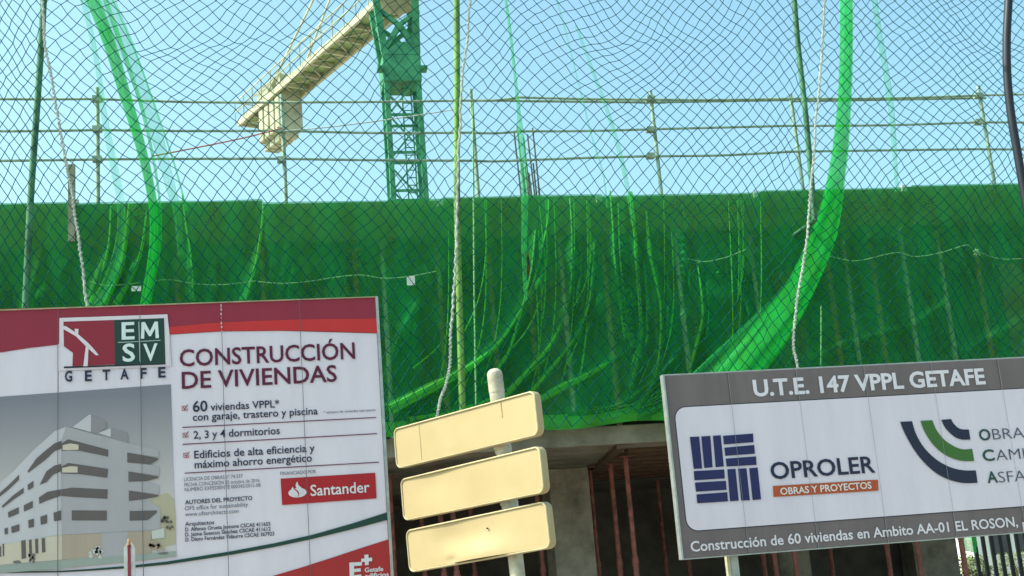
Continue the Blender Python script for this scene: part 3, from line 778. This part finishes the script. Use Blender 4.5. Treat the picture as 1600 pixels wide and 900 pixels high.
# emblem: crop coordinates -> pixels
E_ = lambda pts: [(80+x/6.925, 480+y/6.925) for x, y in pts]
LOGOW = ink(232, 214, 222); LGREEN = ink(34, 62, 56); LRED = ink(150, 40, 58)
bd.poly(E_([(90,120),(1258,80),(1282,300),(1300,640),(75,690),(75,400),(88,400)]), WHITE, 2.5, 'emblem_ground')
bd.polys([E_([(90,120),(1258,80),(1262,122),(1220,124),(135,160),(140,420),(95,420)]), E_([(1220,122),(1262,120),(1280,300),(1282,622),(1238,622)])], LOGOW, 3.2, 'emblem_frame')
bd.poly(E_([(135,160),(682,142),(692,622),(232,640),(238,497),(140,425)]), LRED, 3.9, 'emblem_panel')
bd.poly(E_([(682,142),(1222,122),(1238,612),(692,628)]), LGREEN, 3.9, 'emblem_panel')
bd.poly(E_([(140,645),(1238,610),(1238,622),(140,664)]), ink(30, 32, 52), 4.3, 'emblem_base_line')
bd.polys([E_([(130,210),(160,208),(290,292),(400,388),(450,440),(516,520),(488,526),(400,448),(270,318),(130,238)])], LOGOW, 4.6, 'emblem_roof')
bd.polys([E_([(257,238),(298,240),(296,296),(262,280)])], LOGOW, 5.0, 'emblem_chimney')
bd.polys([E_([(378,425),(408,430),(398,642),(350,644)])], LOGOW, 5.2, 'emblem_post')
bd.polys([E_([(725,381),(944,371),(944,379),(725,390)]), E_([(966,370),(1185,358),(1185,366),(966,378)]), E_([(944,160),(954,160),(968,592),(958,592)])], ink(170, 190, 180), 4.6, 'emblem_cross')
e1 = lambda x, y: (80+x/6.925, 480+y/6.925)
for ch, xl, yl, xr, yr, h in (('E',765,352,905,346,180),('S',775,590,910,585,185),('V',1000,582,1155,576,178)):
    bd.text(ch, *e1(xl, yl), *e1(xr, yr), h/6.925, ink(225, 232, 232), 5, .02)
bd.poly(E_([(972,346),(980,166),(1016,165),(1070,265),(1120,161),(1156,160),(1168,338),(1132,340),(1126,232),(1082,318),(1060,319),(1012,238),(1008,344)]), ink(225, 232, 232), 5, 'emblem_letter')
for ch, xl, yl, xr, yr in (('G',150,805,230,802),('E',366,800,442,797),('T',557,791,640,788),('A',750,782,840,778),('F',965,773,1035,770),('E',1160,762,1240,758)):
    bd.text(ch, *e1(xl, yl), *e1(xr, yr), 108/6.925, NAVY, 3.4, .03)
bd.text('CONSTRUCCIÓN', 281, 573, 555, 560, 25.5, PLUM, 2, .014)
bd.text('DE VIVIENDAS', 284.3, 607.5, 526.6, 596, 25.5, PLUM, 2, .014)
bd.text('60', 301.4, 643.6, 324.4, 642.4, 16, NAVY, 2, .016)
bd.text('viviendas VPPL*', 329, 641.6, 436.5, 636.6, 11.2, NAVY, 2, .012)
bd.text('con garaje, trastero y piscina', 301.4, 657.8, 496.5, 647.5, 11.2, NAVY, 2, .012)
bd.text('* número de viviendas s/proyecto', 505.8, 646.5, 586.7, 642.3, 3.8, NAVY, 2)
bd.text('2, 3 y 4 dormitorios', 302.6, 685, 437.3, 679, 11.4, NAVY, 2, .012)
bd.text('Edificios de alta eficiencia y', 303.6, 716, 491.8, 706, 11.4, NAVY, 2, .012)
bd.text('máximo ahorro energético', 304.2, 732, 487.4, 721, 11.4, NAVY, 2, .012)
LINEC = ink(105, 52, 84)
for x0_, y0_, x1_, y1_ in ((284.9,668,587.6,652.4),(285.5,694.4,589,677.6),(288.6,739.4,592,722.3)): bd.line(x0_, y0_, x1_, y1_, 1.5, LINEC, 2, 'rule_line')
for cx, cy in ((289,637.5),(290.3,679.5),(291.5,711)):
    bd.polys([[(cx-5,cy-3),(cx+2.5,cy-3.4),(cx+2.5,cy-2.4),(cx-4,cy-2),(cx-3.6,cy+3.4),(cx+3,cy+3),(cx+3,cy),(cx+4,cy),(cx+4,cy+4.1),(cx-4.6,cy+4.5)]], ink(180, 60, 72), 2, 'check_box')
    bd.polys([[(cx-3,cy-.5),(cx-1.8,cy-1),(cx-.4,cy+1.4),(cx+4.2,cy-5.6),(cx+5,cy-5.2),(cx-.2,cy+3.4)]], ink(70, 34, 60), 2.6, 'check_mark')
GREY = ink(92, 96, 112)
bd.text('LICENCIA DE OBRAS nº 74.537', 287.6, 751.6, 379.3, 746.7, 5.2, GREY, 2)
bd.text('FECHA CONCESIÓN 25 octubre de 2016', 288, 759.6, 405.4, 754, 5.2, GREY, 2)
bd.text('NÚMERO EXPEDIENTE 000345/2015-08', 288.6, 767.7, 407, 760.8, 5.2, GREY, 2)
bd.text('FINANCIADO POR', 438, 742.5, 493.9, 739.6, 5.2, GREY, 2)
bd.text('AUTORES DEL PROYECTO', 289.3, 787.8, 394.4, 781.6, 6, ink(50, 54, 76), 2, .02)
bd.text('OFS office for sustainability', 288.8, 797.2, 387.6, 791.6, 6, GREY, 2)
bd.text('www.ofsarchitects.com', 289.3, 806.3, 372.9, 802, 6, GREY, 2)
bd.text('Arquitectos', 289.3, 822, 334.8, 819, 6, ink(60, 64, 84), 2, .015)
for st, xl, yl, xr, yr in (('D. Alfonso Orueta Jannone CSCAE 411655', 289.3, 830, 422.5, 821.4), ('D. Jaime Suescun Sánchez CSCAE 411612', 289.3, 838, 423, 829.2), ('D. Diego Fernández Vidaurre CSCAE 367923', 289.8, 846, 428.6, 836.6)):
    bd.text(st, xl, yl, xr, yr, 5.4, ink(56, 60, 80), 2, .018)
bd.poly([(438.4,748),(586.2,738.7),(588.2,778.7),(440.8,789.2)], ink(178, 30, 40), 2, 'bank_panel')
f_ = lambda pts: [(260+x/4.092, 680+y/4.092) for x, y in pts]
FL = ink(228, 218, 224)
ell = [(838+58*cos(a_*pi/18), 368+31*sin(a_*pi/18)-.055*58*cos(a_*pi/18)) for a_ in range(36)]
bd.poly(f_(ell), FL, 3, 'flame_base')
bd.poly(f_([(838,297),(842,318),(862,335),(872,352),(868,372),(850,378),(856,362),(836,345),(826,325),(828,308)]), FL, 3.6, 'flame_tongue')
bd.poly(f_([(812,322),(816,338),(836,354),(848,370),(842,392),(828,380),(812,362),(806,342)]), ink(178, 30, 40), 4, 'flame_gap')
bd.poly(f_([(808,330),(814,346),(832,360),(842,376),(838,394),(816,386),(798,360),(800,342)]), FL, 4.5, 'flame_tongue')
bd.text('Santander', 485.3, 774.8, 577.7, 769.2, 16.2, FL, 3, .012)
GCURVE = ink(34, 66, 58)
bd.poly([(-115,894),(0,893.2),(92,892),(140,889),(200,884),(260,877.5),(361.4,861.3),(430,848.5),(487.3,835.9),(550,818),(609.5,799),(610.5,811),(550,827),(489.7,841.8),(430,854.5),(361.4,867),(260,882.3),(200,888),(140,892),(92,894.4),(0,895.4),(-115,896)], GCURVE, 3, 'green_swoosh')
bd.poly([(250,940),(330,924),(380,912),(426,900),(470,887),(520,871),(565,856),(611,841.5),(616,960),(250,962)], ink(176, 44, 46), 2, 'corner_swoosh')
q_ = lambda pts: [(520+x/13.33, 840+y/13.33) for x, y in pts]
bd.polys([q_([(342,522),(438,515),(446,900),(452,1000),(355,1004)]), q_([(440,517),(604,505),(606,580),(441,594)]), q_([(443,652),(578,640),(582,706),(444,718)]), q_([(447,782),(590,768),(594,850),(449,862)])], FL, 3, 'logo_letter')
bd.polys([q_([(655,360),(738,352),(742,425),(815,418),(818,490),(744,497),(748,570),(668,576),(664,503),(592,510),(590,442),(660,434)])], FL, 3.4, 'logo_plus')
bd.text('Getafe', *q_([(665,722)])[0], *q_([(1050,695)])[0], 6.6, FL, 3, .02)
bd.text('edificios', *q_([(665,842)])[0], *q_([(1165,810)])[0], 6.6, FL, 3, .02)
# the printed picture of the apartment block
def pic_mat():
    m = bpy.data.materials.new('printed_sky'); m.use_nodes = True; t = m.node_tree; pb = t.nodes['Principled BSDF']; pb.inputs['Roughness'].default_value = .55
    tc = t.nodes.new('ShaderNodeTexCoord'); sx = t.nodes.new('ShaderNodeSeparateXYZ'); mr = t.nodes.new('ShaderNodeMapRange'); r = t.nodes.new('ShaderNodeValToRGB')
    t.links.new(tc.outputs['Generated'], sx.inputs[0]); t.links.new(sx.outputs[2], r.inputs[0])
    r.color_ramp.elements[0].color = (*rgb(206, 192, 190), 1); r.color_ramp.elements[1].color = (*rgb(126, 122, 134), 1)
    r.color_ramp.elements[0].position = .25; r.color_ramp.elements[1].position = .95
    t.links.new(r.outputs[0], pb.inputs['Base Color']); return m
bd.poly([(-115,628),(0,620),(267,600.5),(271,740),(275.5,866),(0,889),(-115,893)], pic_mat(), 1, 'picture')
c2 = lambda pts: [(x/2.813, 580+y/2.813) for x, y in pts]
PW = ink(206, 196, 202); PWD = ink(150, 141, 147); PD = ink(104, 93, 92); PB = ink(214, 196, 178); PBD = ink(182, 160, 144); PT = ink(188, 174, 148); PM = ink(178, 169, 174)
bd.poly(c2([(640,600),(660,565),(700,545),(735,535),(765,560),(772,640),(772,760),(660,790)]), PT, 1.5, 'picture_tree')
bd.poly(c2([(-300,770),(-100,600),(0,490),(60,440),(150,345),(240,265),(290,245),(292,300),(272,520),(272,720),(230,725),(0,765),(-300,815)]), PW, 2, 'picture_facade')
bd.poly(c2([(290,244),(562,316),(698,346),(699,380),(560,358),(560,402),(640,408),(700,422),(700,460),(565,440),(565,484),(640,482),(700,500),(700,542),(567,524),(567,570),(640,560),(706,600),(706,692),(664,700),(272,720),(268,600),(268,400),(272,300)]), PM, 2.3, 'picture_facade')
bd.polys([c2([(320,246),(392,192),(400,192),(400,268)]), c2([(432,272),(487,251),(487,290)])], PW, 2.6, 'picture_roof_block')
bd.polys([c2([(400,192),(467,222),(467,252),(432,272),(430,278),(400,268)]), c2([(487,251),(560,270),(562,316),(487,296)])], PWD, 2.6, 'picture_roof_block')
bd.polys([c2([(560,358),(698,384),(694,390),(660,410),(560,402)]), c2([(565,442),(700,464),(694,470),(640,484),(565,486)]), c2([(567,526),(700,545),(690,552),(640,562),(567,571)]), c2([(570,615),(690,612),(690,622),(650,655),(570,657)])], PD, 3, 'picture_balcony')
bd.polys([c2([(272,318),(300,300),(350,312),(476,346),(476,376),(350,350),(300,348),(272,352)]), c2([(270,420),(300,404),(345,410),(476,430),(472,469),(345,452),(270,450)]), c2([(270,520),(318,512),(474,520),(472,561),(318,553),(270,548)]), c2([(316,612),(470,613),(470,656),(316,656)])], PD, 3, 'picture_window_band')
bd.polys([c2([(122,440),(160,385),(200,350),(240,318),(272,306),(272,340),(240,352),(200,390),(125,447)]), c2([(175,500),(205,440),(240,415),(270,408),(270,440),(235,455),(205,488)]), c2([(0,535),(40,500),(85,455),(84,478),(40,520),(0,552)]), c2([(10,592),(60,545),(105,512),(105,535),(60,565),(12,602)]), c2([(122,500),(148,482),(148,510),(124,524)]), c2([(172,555),(210,530),(268,520),(268,548),(210,568),(174,584)]), c2([(36,620),(84,597),(84,625),(38,645)]), c2([(105,590),(145,570),(145,600),(107,618)]), c2([(236,622),(270,612),(270,655),(238,660)]), c2([(178,640),(208,630),(208,668),(180,676)]), c2([(125,655),(150,648),(150,684),(127,690)]), c2([(50,684),(86,672),(86,702),(52,712)]), c2([(20,692),(36,687),(36,715),(22,719)])], PD, 3, 'picture_window')
bd.polys([c2([(276,326),(310,318),(346,324),(346,346),(276,348)]), c2([(274,426),(312,418),(342,420),(342,446),(274,446)])], PB, 3.3, 'picture_lit_wall')
bd.poly(c2([(-300,815),(0,765),(230,726),(272,721),(272,829),(0,852),(-300,880)]), PB, 3, 'picture_ground_storey')
bd.poly(c2([(272,721),(664,701),(664,800),(450,820),(272,829)]), PBD, 3, 'picture_ground_storey')
bd.poly(c2([(448,712),(562,706),(562,812),(450,818)]), PM, 3.3, 'picture_ground_storey')
bd.poly(c2([(666,702),(722,690),(724,732),(668,738)]), ink(205, 200, 196), 3.3, 'picture_far_wall')
bd.polys([c2([(94,745),(114,742),(116,822),(96,826)]), c2([(128,742),(140,740),(142,800),(130,802)]), c2([(155,738),(168,736),(170,800),(157,802)]), c2([(184,735),(199,733),(201,795),(186,798)]), c2([(0,770),(6,769),(8,815),(2,817)]), c2([(12,760),(19,759),(20,812),(14,814)])], PD, 3.6, 'picture_doorway')
bd.poly(c2([(-300,882),(0,853),(272,830),(664,801),(772,792),(775,815),(560,838),(272,868),(0,888),(-300,905)]), ink(160, 164, 158), 3.6, 'picture_pavement')
R2 = random.Random(3)
def blob(cx, cy, rx, ry, n=9): return c2([(cx+rx*(.6+.6*R2.random())*cos(2*pi*k/n), cy+ry*(.6+.6*R2.random())*sin(2*pi*k/n)) for k in range(n)])
bd.polys([blob(408+R2.uniform(-22, 40), 792+R2.uniform(-18, 26), 9, 9) for k in range(12)], ink(206, 202, 200), 4.2, 'picture_people')
bd.polys([blob(140+R2.uniform(-12, 18), 805+R2.uniform(-30, 34), 6, 8) for k in range(12)], ink(120, 108, 106), 4.2, 'picture_people')
bd.polys([blob(675+R2.uniform(-20, 45), 768+R2.uniform(-22, 26), 9, 9) for k in range(14)], ink(186, 160, 138), 4.2, 'picture_bushes')
bd.polys([blob(735+R2.uniform(-30, 30), 655+R2.uniform(-14, 40), 7, 8) for k in range(12)], ink(104, 94, 84), 4.2, 'picture_bushes')
bd.polys([blob(78, 838, 20, 8), blob(720, 800, 26, 6)], ink(118, 116, 112), 4.2, 'picture_planter')
# seams printed through
SEAM = ink(96, 98, 104)
for i, x in enumerate(X1[1:-1]):
    b = MB(); b.box((x-.0016, BY-.0150, zB1), (x+.0016, BY-.0145, zT1-.002)); b.build('slat_joint', SEAM, B1)
b = MB(); x = X1[4]; 
for k in range(7):
    z_ = zT1-.01-.028*k; b.box((x-.004*R2.random()-.002, BY-.0158, z_-.018*R2.random()-.004), (x+.003*R2.random()+.001, BY-.0153, z_))
b.build('paint_chip', ink(205, 190, 190), B1)

# second board
GB = ink(120, 105, 106, var=.08)
B2 = thing('billboard', (at(1400, 870, BY).x, BY, 1.4), 'grey framed billboard with a white rounded field and two company emblems', 'billboard')
b2 = Board(B2)
zT2 = at(1036, 587, BY).z; zB2 = at(1066, 873, BY).z; xL2 = at(1036, 587, BY).x+.006; xR2 = at(1960, 700, BY).x
X2 = b2.lamas([1150, 1258, 1366, 1473, 1580, 1686, 1790, 1890], 700, 700, xL2, xR2, zB2, zT2, GB)
b = MB(); b.box((xL2-.012, BY-.012, zB2-.006), (xL2-.0005, BY+.05, zT2+.006)); b.build('edge_trim', trim, B2)
b = MB(); b.box((xL2, BY+.004, zB2-.008), (xR2, BY+.05, zB2-.0005)); b.build('bottom_trim', trim, B2)
b = MB(); b.box((xL2, BY+.002, zT2+.0005), (xR2, BY+.05, zT2+.008)); b.build('top_trim', trim, B2)
for px in (1146, 1800):
    q = at(px, 880, BY+.08); b = MB(); b.box((q.x-.026, BY+.055, 0), (q.x+.026, BY+.11, zT2-.05)); b.build('support_post', M['steel'], B2)
q = at(1139, 880, BY+.05); b = MB(); b.box((q.x-.012, BY+.05, 0), (q.x+.010, BY+.09, zT2-.05)); b.build('support_angle', mat('yellowed_steel', (.50, .46, .30), .6, .2, 10), B2)
# white field with rounded corners in board coordinates
xa = at(1056, 660, BY).x; za_ = at(1068, 636.5, BY).z; zb_ = at(1086, 829, BY).z; xb = at(1900, 700, BY).x; rad = .075
pts = []
for cx, cz, a0 in ((xa+rad, za_-rad, 90), (xa+rad, zb_+rad, 180), (xb-rad, zb_+rad, 270), (xb-rad, za_-rad, 0)):
    for k in range(9): a_ = radians(a0+k*90/8); pts.append((cx+rad*cos(a_), BY-.0026, cz+rad*sin(a_)))
fo = []
for cx, cz, a0 in ((xa+rad, za_-rad, 90), (xa+rad, zb_+rad, 180), (xb-rad, zb_+rad, 270), (xb-rad, za_-rad, 0)):
    for k in range(9): a_ = radians(a0+k*90/8); fo.append((cx+(rad+.007)*cos(a_), BY-.0014, cz+(rad+.007)*sin(a_)))
b = MB(); b.poly(fo); b2.fix(b.build('field_outline', ink(66, 64, 70), B2))
b = MB(); b.poly(pts); b2.fix(b.build('white_field', WHITE, B2))
LW = ink(234, 222, 230)
sh = ink(78, 72, 74)
b2.text('U.T.E. 147 VPPL GETAFE', 1177.8, 618.4, 1540, 600.2, 26.6, LW, 2, .03)
b2.text('Construcción de 60 viviendas en Ambito AA-01 EL ROSON,', 1079, 858, 1591, 826, 15.6, LW, 2, .016)
b2.text('p', 1598, 826, 1606.5, 825.4, 15.6, LW, 2, .016)
b2.text('OPROLER', 1204.6, 747.4, 1367.6, 739.2, 26.5, NAVY, 3, .018)
b2.poly([(1207,759.5),(1371,749.5),(1372,766.6),(1208,776.6)], ink(188, 84, 46), 3, 'slogan_bar')
b2.text('OBRAS Y PROYECTOS', 1218.8, 772.4, 1361.3, 764, 10.8, ink(232, 222, 218), 4, .02)
L7 = lambda pts: [(1030+x/2.807, 560+y/2.807) for x, y in pts]
BR = ink(40, 42, 92)
b2.polys([L7(p_) for p_ in ([(133,345),(174,343),(187,483),(150,485)],[(183,343),(223,340),(233,478),(196,481)],[(234,340),(268,337),(282,474),(246,478)],
  [(278,340),(410,330),(412,368),(282,378)],[(284,392),(415,380),(418,418),(288,428)],[(290,440),(423,430),(425,467),(294,475)],
  [(150,495),(284,487),(286,527),(153,535)],[(155,545),(291,537),(294,577),(160,585)],[(162,597),(297,587),(300,627),(165,636)],
  [(297,487),(333,484),(347,624),(309,627)],[(344,484),(381,482),(396,622),(358,624)],[(393,482),(430,479),(445,618),(408,622)])], BR, 3, 'brick_emblem')
A6 = lambda pts: [(1380+p_[0]/6.427, 630+p_[1]/6.427) for p_ in smooth([(x, y, 0) for x, y in pts], 5)]
def arc(o_, i_, m): b2.poly(A6(o_)+list(reversed(A6(i_))), m, 3, 'arc_emblem')
arc([(165,188),(215,310),(320,490),(450,640),(600,745),(780,800),(942,800)], [(285,182),(320,300),(400,440),(520,560),(660,640),(800,675),(925,675)], ink(40, 44, 66))
arc([(370,178),(410,285),(500,420),(620,520),(760,575),(908,582)], [(488,172),(530,270),(610,370),(720,440),(800,465),(888,458)], ink(70, 112, 52))
arc([(578,168),(620,250),(700,330),(780,365),(870,366)], [(675,160),(710,215),(770,260),(855,265)], ink(40, 44, 66))
GD = ink(44, 76, 72); TH = ink(70, 80, 100)
b2.text('O', 1530.2, 688.4, 1548, 687.4, 18.6, GD, 3, .02); b2.text('BRAS', 1551.2, 687, 1612.5, 683.5, 17.6, TH, 3, -.012)
b2.text('C', 1535.6, 720.6, 1554, 719.4, 18.6, GD, 3, .02); b2.text('AMINOS', 1556.6, 719.4, 1659, 713.5, 17.6, TH, 3, -.012)
b2.text('A', 1542.6, 754.6, 1559, 753.6, 18.6, GD, 3, .02); b2.text('SFALTOS', 1560.2, 753.6, 1668, 747.5, 17.6, TH, 3, -.012)
S2 = ink(150, 152, 158)
for x in X2[1:-1]:
    b = MB(); b.box((x-.0011, BY-.0128, zB2), (x+.0011, BY-.0124, zT2-.002)); b.build('slat_joint', S2, B2)

# ------------------------------------------------------------------ cream direction sign
yawS, tiltS = radians(-58.5), radians(2.2)
sg = thing('direction_sign', (1.33, 6.85, 0), 'blank cream three-panel direction sign on a leaning ivory pole', 'sign')
fits = [(1.074, 2.42, -.988, .035, 1.183, .237), (1.086, 2.123, -1.03, .034, 1.21, .243), (1.100, 1.835, -.992, .050, 1.15, .241)]
def rr(w, h, r, n=7):
    o_ = []
    for cx, cz, a0 in ((w/2-r, h/2-r, 0), (-w/2+r, h/2-r, 90), (-w/2+r, -h/2+r, 180), (w/2-r, -h/2+r, 270)):
        for k in range(n): a_ = radians(a0+90*k/(n-1)); o_.append((cx+r*cos(a_), cz+r*sin(a_)))
    return o_
TH_ = .05
for pi_, (cx, cz, yw, ti, w, h) in enumerate(fits):
    U = Vector((cos(yw)*cos(ti), sin(yw)*cos(ti), sin(ti))); R_ = Vector((cos(yw), sin(yw), 0)); V = Vector((0, 0, cos(ti)))-R_*sin(ti)
    F = Vector((-sin(yw), cos(yw), 0)); Cc = Vector((cx, 7, cz))
    P_ = lambda u, v, f: Cc+U*u+V*v+F*f
    b = MB(); O = rr(w, h, .040); I = rr(w-.006, h-.006, .037)
    n = len(O)
    rows = [[P_(u, v, .004) for u, v in O], [P_(u, v, TH_-.006) for u, v in O], [P_(u, v, TH_) for u, v in I]]
    rows = [r+[r[0]] for r in rows]; b.strip(rows); b.poly([P_(u, v, TH_) for u, v in reversed(I)])
    body = b.build('sign_panel', M['cream'], sg)
    # rim
    b = MB(); I2 = rr(w-.018, h-.018, .031); I3 = rr(w-.021, h-.021, .0295)
    rows = [[P_(u, v, .004) for u, v in O], [P_(u, v, 0) for u, v in I], [P_(u, v, .0) for u, v in I2], [P_(u, v, .009) for u, v in I3]]
    rows = [r+[r[0]] for r in rows]; b.strip(rows); b.build('rim', M['cream_rim'], body)
    # sheet-metal face with slight oil-canning and, on the lowest panel, a dent
    b = MB(); nu, nv = 60, 14; rows = []
    for j in range(nv+1):
        r = []
        for i in range(nu+1):
            u = lerp(-1, 1, i/nu)*(w/2-.0115); v = lerp(-1, 1, j/nv)*(h/2-.0115)
            edge = min(1, (w/2-.0125-abs(u))/.08)*min(1, (h/2-.0125-abs(v))/.05)
            f = .0055+.0022*edge*noise.noise(Vector((u*3.2, v*5, 3+pi_*5)))
            if pi_ == 2:
                du = u-.02; dv = v+h/2-.02
                f -= .036*exp(-(du/.20)**2-(dv/.075)**2); f += .012*exp(-((u+.20)/.16)**2-((v-.03)/.07)**2)
                f += .012*exp(-((u+.20)/.05)**2-((v+.095)/.02)**2)
            if pi_ == 1: f += .008*exp(-((u+.3)/.2)**2-((v-.06)/.09)**2)
            r.append(P_(u, v, f+.0005))
        rows.append(r)
    b.strip(rows); b.build('face', M['cream'], body)
    if pi_ == 2:
        b = MB(); c = P_(.12, .04, -.001); b.obox(c, U*.006, V*.004, F*.002); b.build('bullet_hole', M['black_iron'], body)
    if pi_ == 0:
        b = MB(); c = P_(.33, .062, .0042); b.obox(c, U*.0035, V*.042, F*.0006); b.build('rust_streak', M['stain'], body)
        b = MB(); c = P_(-.36, .0, .0042); b.obox(c, U*.0012, V*.1, F*.0006); b.build('crease_line', mat('faint_crease', (.42, .34, .18), .5, .05, 5), body)
def pole_at(px, py): return at(px, py, 6.86)
pt, pb_ = pole_at(773.4, 588), pole_at(807, 884)
ax = (pb_-pt).normalized(); base = pt+ax*((0-pt.z)/ax.z)
b = MB(); b.tube([base, pt+ax*.0], .041, 20); b.build('pole', M['cream_pole'], sg)
b = MB(); cap = [(0, .043), (.035, .0425), (.05, .036), (.06, .022), (.064, .006)]
b.tube([pt+ax*.09]+[pt-ax*(h_-.02) for h_, r_ in cap], [.043]+[r_ for h_, r_ in cap], 20); b.build('pole_cap', M['cream_pole'], sg)
for px, py in ((786, 699), (796.5, 786)):
    c = pole_at(px, py); b = MB(); b.tube([c-ax*.034, c-ax*.026, c-ax*.01, c+ax*.03], [.018, .036, .046, .046], 14)
    b.tube([c-Vector((.055, .02, 0)), c+Vector((.03, -.03, 0))], .014, 8); b.build('clamp', mat('white_clamp', (.5, .46, .38), .6, .1, 12), sg)
# thin red and white marker post before the left billboard
mp_ = at(202, 846, 7.3)
mk = thing('marker_post', (mp_.x, 7.3, 0), 'slim white marker post with a red stripe in front of the red headed billboard', 'post')
b = MB(); w_ = .028
b.add([(mp_.x-w_, 7.3-.012, 0), (mp_.x+w_, 7.3-.012, 0), (mp_.x+w_, 7.33, 0), (mp_.x-w_, 7.33, 0), (mp_.x-w_, 7.288, mp_.z-.03), (mp_.x+w_, 7.288, mp_.z-.035), (mp_.x+w_, 7.33, mp_.z-.035), (mp_.x-w_, 7.33, mp_.z-.03), (mp_.x-.006, 7.288, mp_.z), (mp_.x+.006, 7.33, mp_.z)],
      [(0,1,5,4),(1,2,6,5),(2,3,7,6),(3,0,4,7),(4,5,8),(6,7,9),(5,6,9,8),(7,4,8,9)])
b.build('body', mat('chalky_white', (.62, .60, .58), .7, .15, 14), mk)
b = MB(); b.box((mp_.x-.008, 7.283, 0), (mp_.x+.008, 7.2865, mp_.z-.018)); b.build('red_stripe', mat('dull_red', (.30, .03, .05), .6, .2, 12), mk)
b = MB(); b.tube([(mp_.x, 7.28, mp_.z-.02), (mp_.x, 7.28, mp_.z+.012)], [.012, .006], 8); b.build('rusty_tip', M['rust_brown'], mk)

# ------------------------------------------------------------------ sunlit yard at the right
fy = 24.0
f0, f1 = at(1528, 880, fy), at(1760, 860, fy)
fn = thing('railing_fence', (f0.x, fy, 0), 'black upright bar fence below the right end of the grey billboard', 'fence')
x = f0.x
while x < f1.x:
    b = MB(); b.box((x-.04, fy-.02, 0), (x+.04, fy+.02, 2.5)); b.build('bar', M['black_iron'], fn); x += .185
b = MB()
for zz in (.25, 2.3): b.box((f0.x-.05, fy+.022, zz), (f1.x, fy+.05, zz+.06))
b.build('cross_rail', M['black_iron'], fn)
hs = at(1528, 860, 44)
ho = thing('white_house', (hs.x+5, 44, 0), 'white rendered house with dark windows beyond the black bar fence', 'house')
b = MB(); b.box((hs.x, 44, 0), (hs.x+14, 54, 5.5)); b.build('wall', M['plaster'], ho)
b = MB(); b.box((hs.x-.2, 43.8, 5.5), (hs.x+14.2, 54.2, 5.8)); b.build('roof', M['concrete'], ho)
for k in range(5):
    xx = hs.x+.5+k*1.15; b = MB(); b.box((xx, 43.97, .95), (xx+.85, 43.998, 2.3)); b.build('window', M['glass'], ho)
gw = MB(); q = at(1505, 890, 31); gw.box((q.x, 31, 0), (q.x+12, 31.2, 1.25)); tag(gw.build('garden_wall', M['plaster']), 'low white garden wall in the sunlit yard behind the black fence', 'wall')
def bush(px, py, Y, rx, rz, lab, cnt, seed):
    c = at(px, py, Y); t = thing('shrub', (c.x, Y, 0), lab, 'shrub', 'shrubs in the yard by the fence'); rg = random.Random(seed)
    b = MB()
    for k in range(7):
        a_ = rg.uniform(0, 6.28); e = Vector((c.x+rx*.6*cos(a_), Y+rx*.6*sin(a_), c.z+rz*rg.uniform(-.2, .6))); b.tube([(c.x, Y, 0), ((c.x+e.x)/2, (Y+e.y)/2, e.z*.6), e], [.03, .02, .008], 6)
    b.build('stem', M['bark'], t)
    b = MB()
    for k in range(cnt):
        u = rg.uniform(-1, 1); a_ = rg.uniform(0, 6.28); r_ = rg.uniform(.35, 1)**.5*(.8+.35*noise.noise(Vector((a_*1.5, u*2, seed))))
        s_ = sqrt(1-u*u); p = Vector((c.x+rx*r_*s_*cos(a_), Y+rx*r_*s_*sin(a_), c.z+rz*r_*u))
        d1 = Vector((rg.uniform(-1, 1), rg.uniform(-1, 1), rg.uniform(-.5, 1))).normalized(); d2 = d1.orthogonal().normalized(); l_ = rg.uniform(.03, .06)
        b.add([p, p+d1*l_+d2*l_*.4, p+d1*l_*2, p+d1*l_-d2*l_*.4], [(0,1,2,3)])
    b.build('foliage', M['leaf'], t)
bush(1524, 893, 25.5, .46, .42, 'small olive green shrub left of the black fence bars', 900, 5)
bush(1592, 890, 28, .7, .5, 'shrub half hidden behind the black fence bars', 900, 8)
# scrap of green netting hanging by the yard
sc = MB(); rows = []
for j in range(9):
    r = []
    for i in range(9):
        p = at(1502+i*3.0, 838+j*2.6+i*.3*(j-4)*.6, 23.4); r.append(p+Vector((0, .08*noise.noise(Vector((i*.6, j*.6, 1))), 0)))
    rows.append(r)
sc.strip(rows); tag(sc.build('netting_scrap', M['cloth']), 'torn scrap of green netting hanging beside the sunlit yard', 'netting scrap')

# print pieces that are surface pattern become one mesh per print
def join(parent, prefixes, name):
    obs = [o for o in parent.children if any(o.name.startswith(p) for p in prefixes)]
    vs, fs, mi, ms = [], [], [], []
    for o in obs:
        m_ = o.data.materials[0]
        if m_ not in ms: ms.append(m_)
        k = len(vs); vs += [tuple(v.co) for v in o.data.vertices]
        for f in o.data.polygons: fs.append(tuple(i+k for i in f.vertices)); mi.append(ms.index(m_))
    for o in obs: bpy.data.objects.remove(o)
    me = bpy.data.meshes.new(name); me.from_pydata(vs, [], fs)
    for m_ in ms: me.materials.append(m_)
    me.polygons.foreach_set('material_index', mi); me.update()
    o = bpy.data.objects.new(name, me); COL.objects.link(o); o.parent = parent; return o
sky_pic = [o for o in B1.children if o.name == 'picture'][0]
sky_pic.name = 'picture_sky'
join(B1, ['picture_t', 'picture_f', 'picture_r', 'picture_b', 'picture_w', 'picture_l', 'picture_g', 'picture_d', 'picture_p'], 'printed_building')
sky_pic.name = 'printed_picture'
join(B1, ['emblem'], 'house_emblem')
join(B1, ['flame'], 'flame_logo')
join(B1, ['logo_'], 'plus_logo')
join(B1, ['check'], 'check_marks')
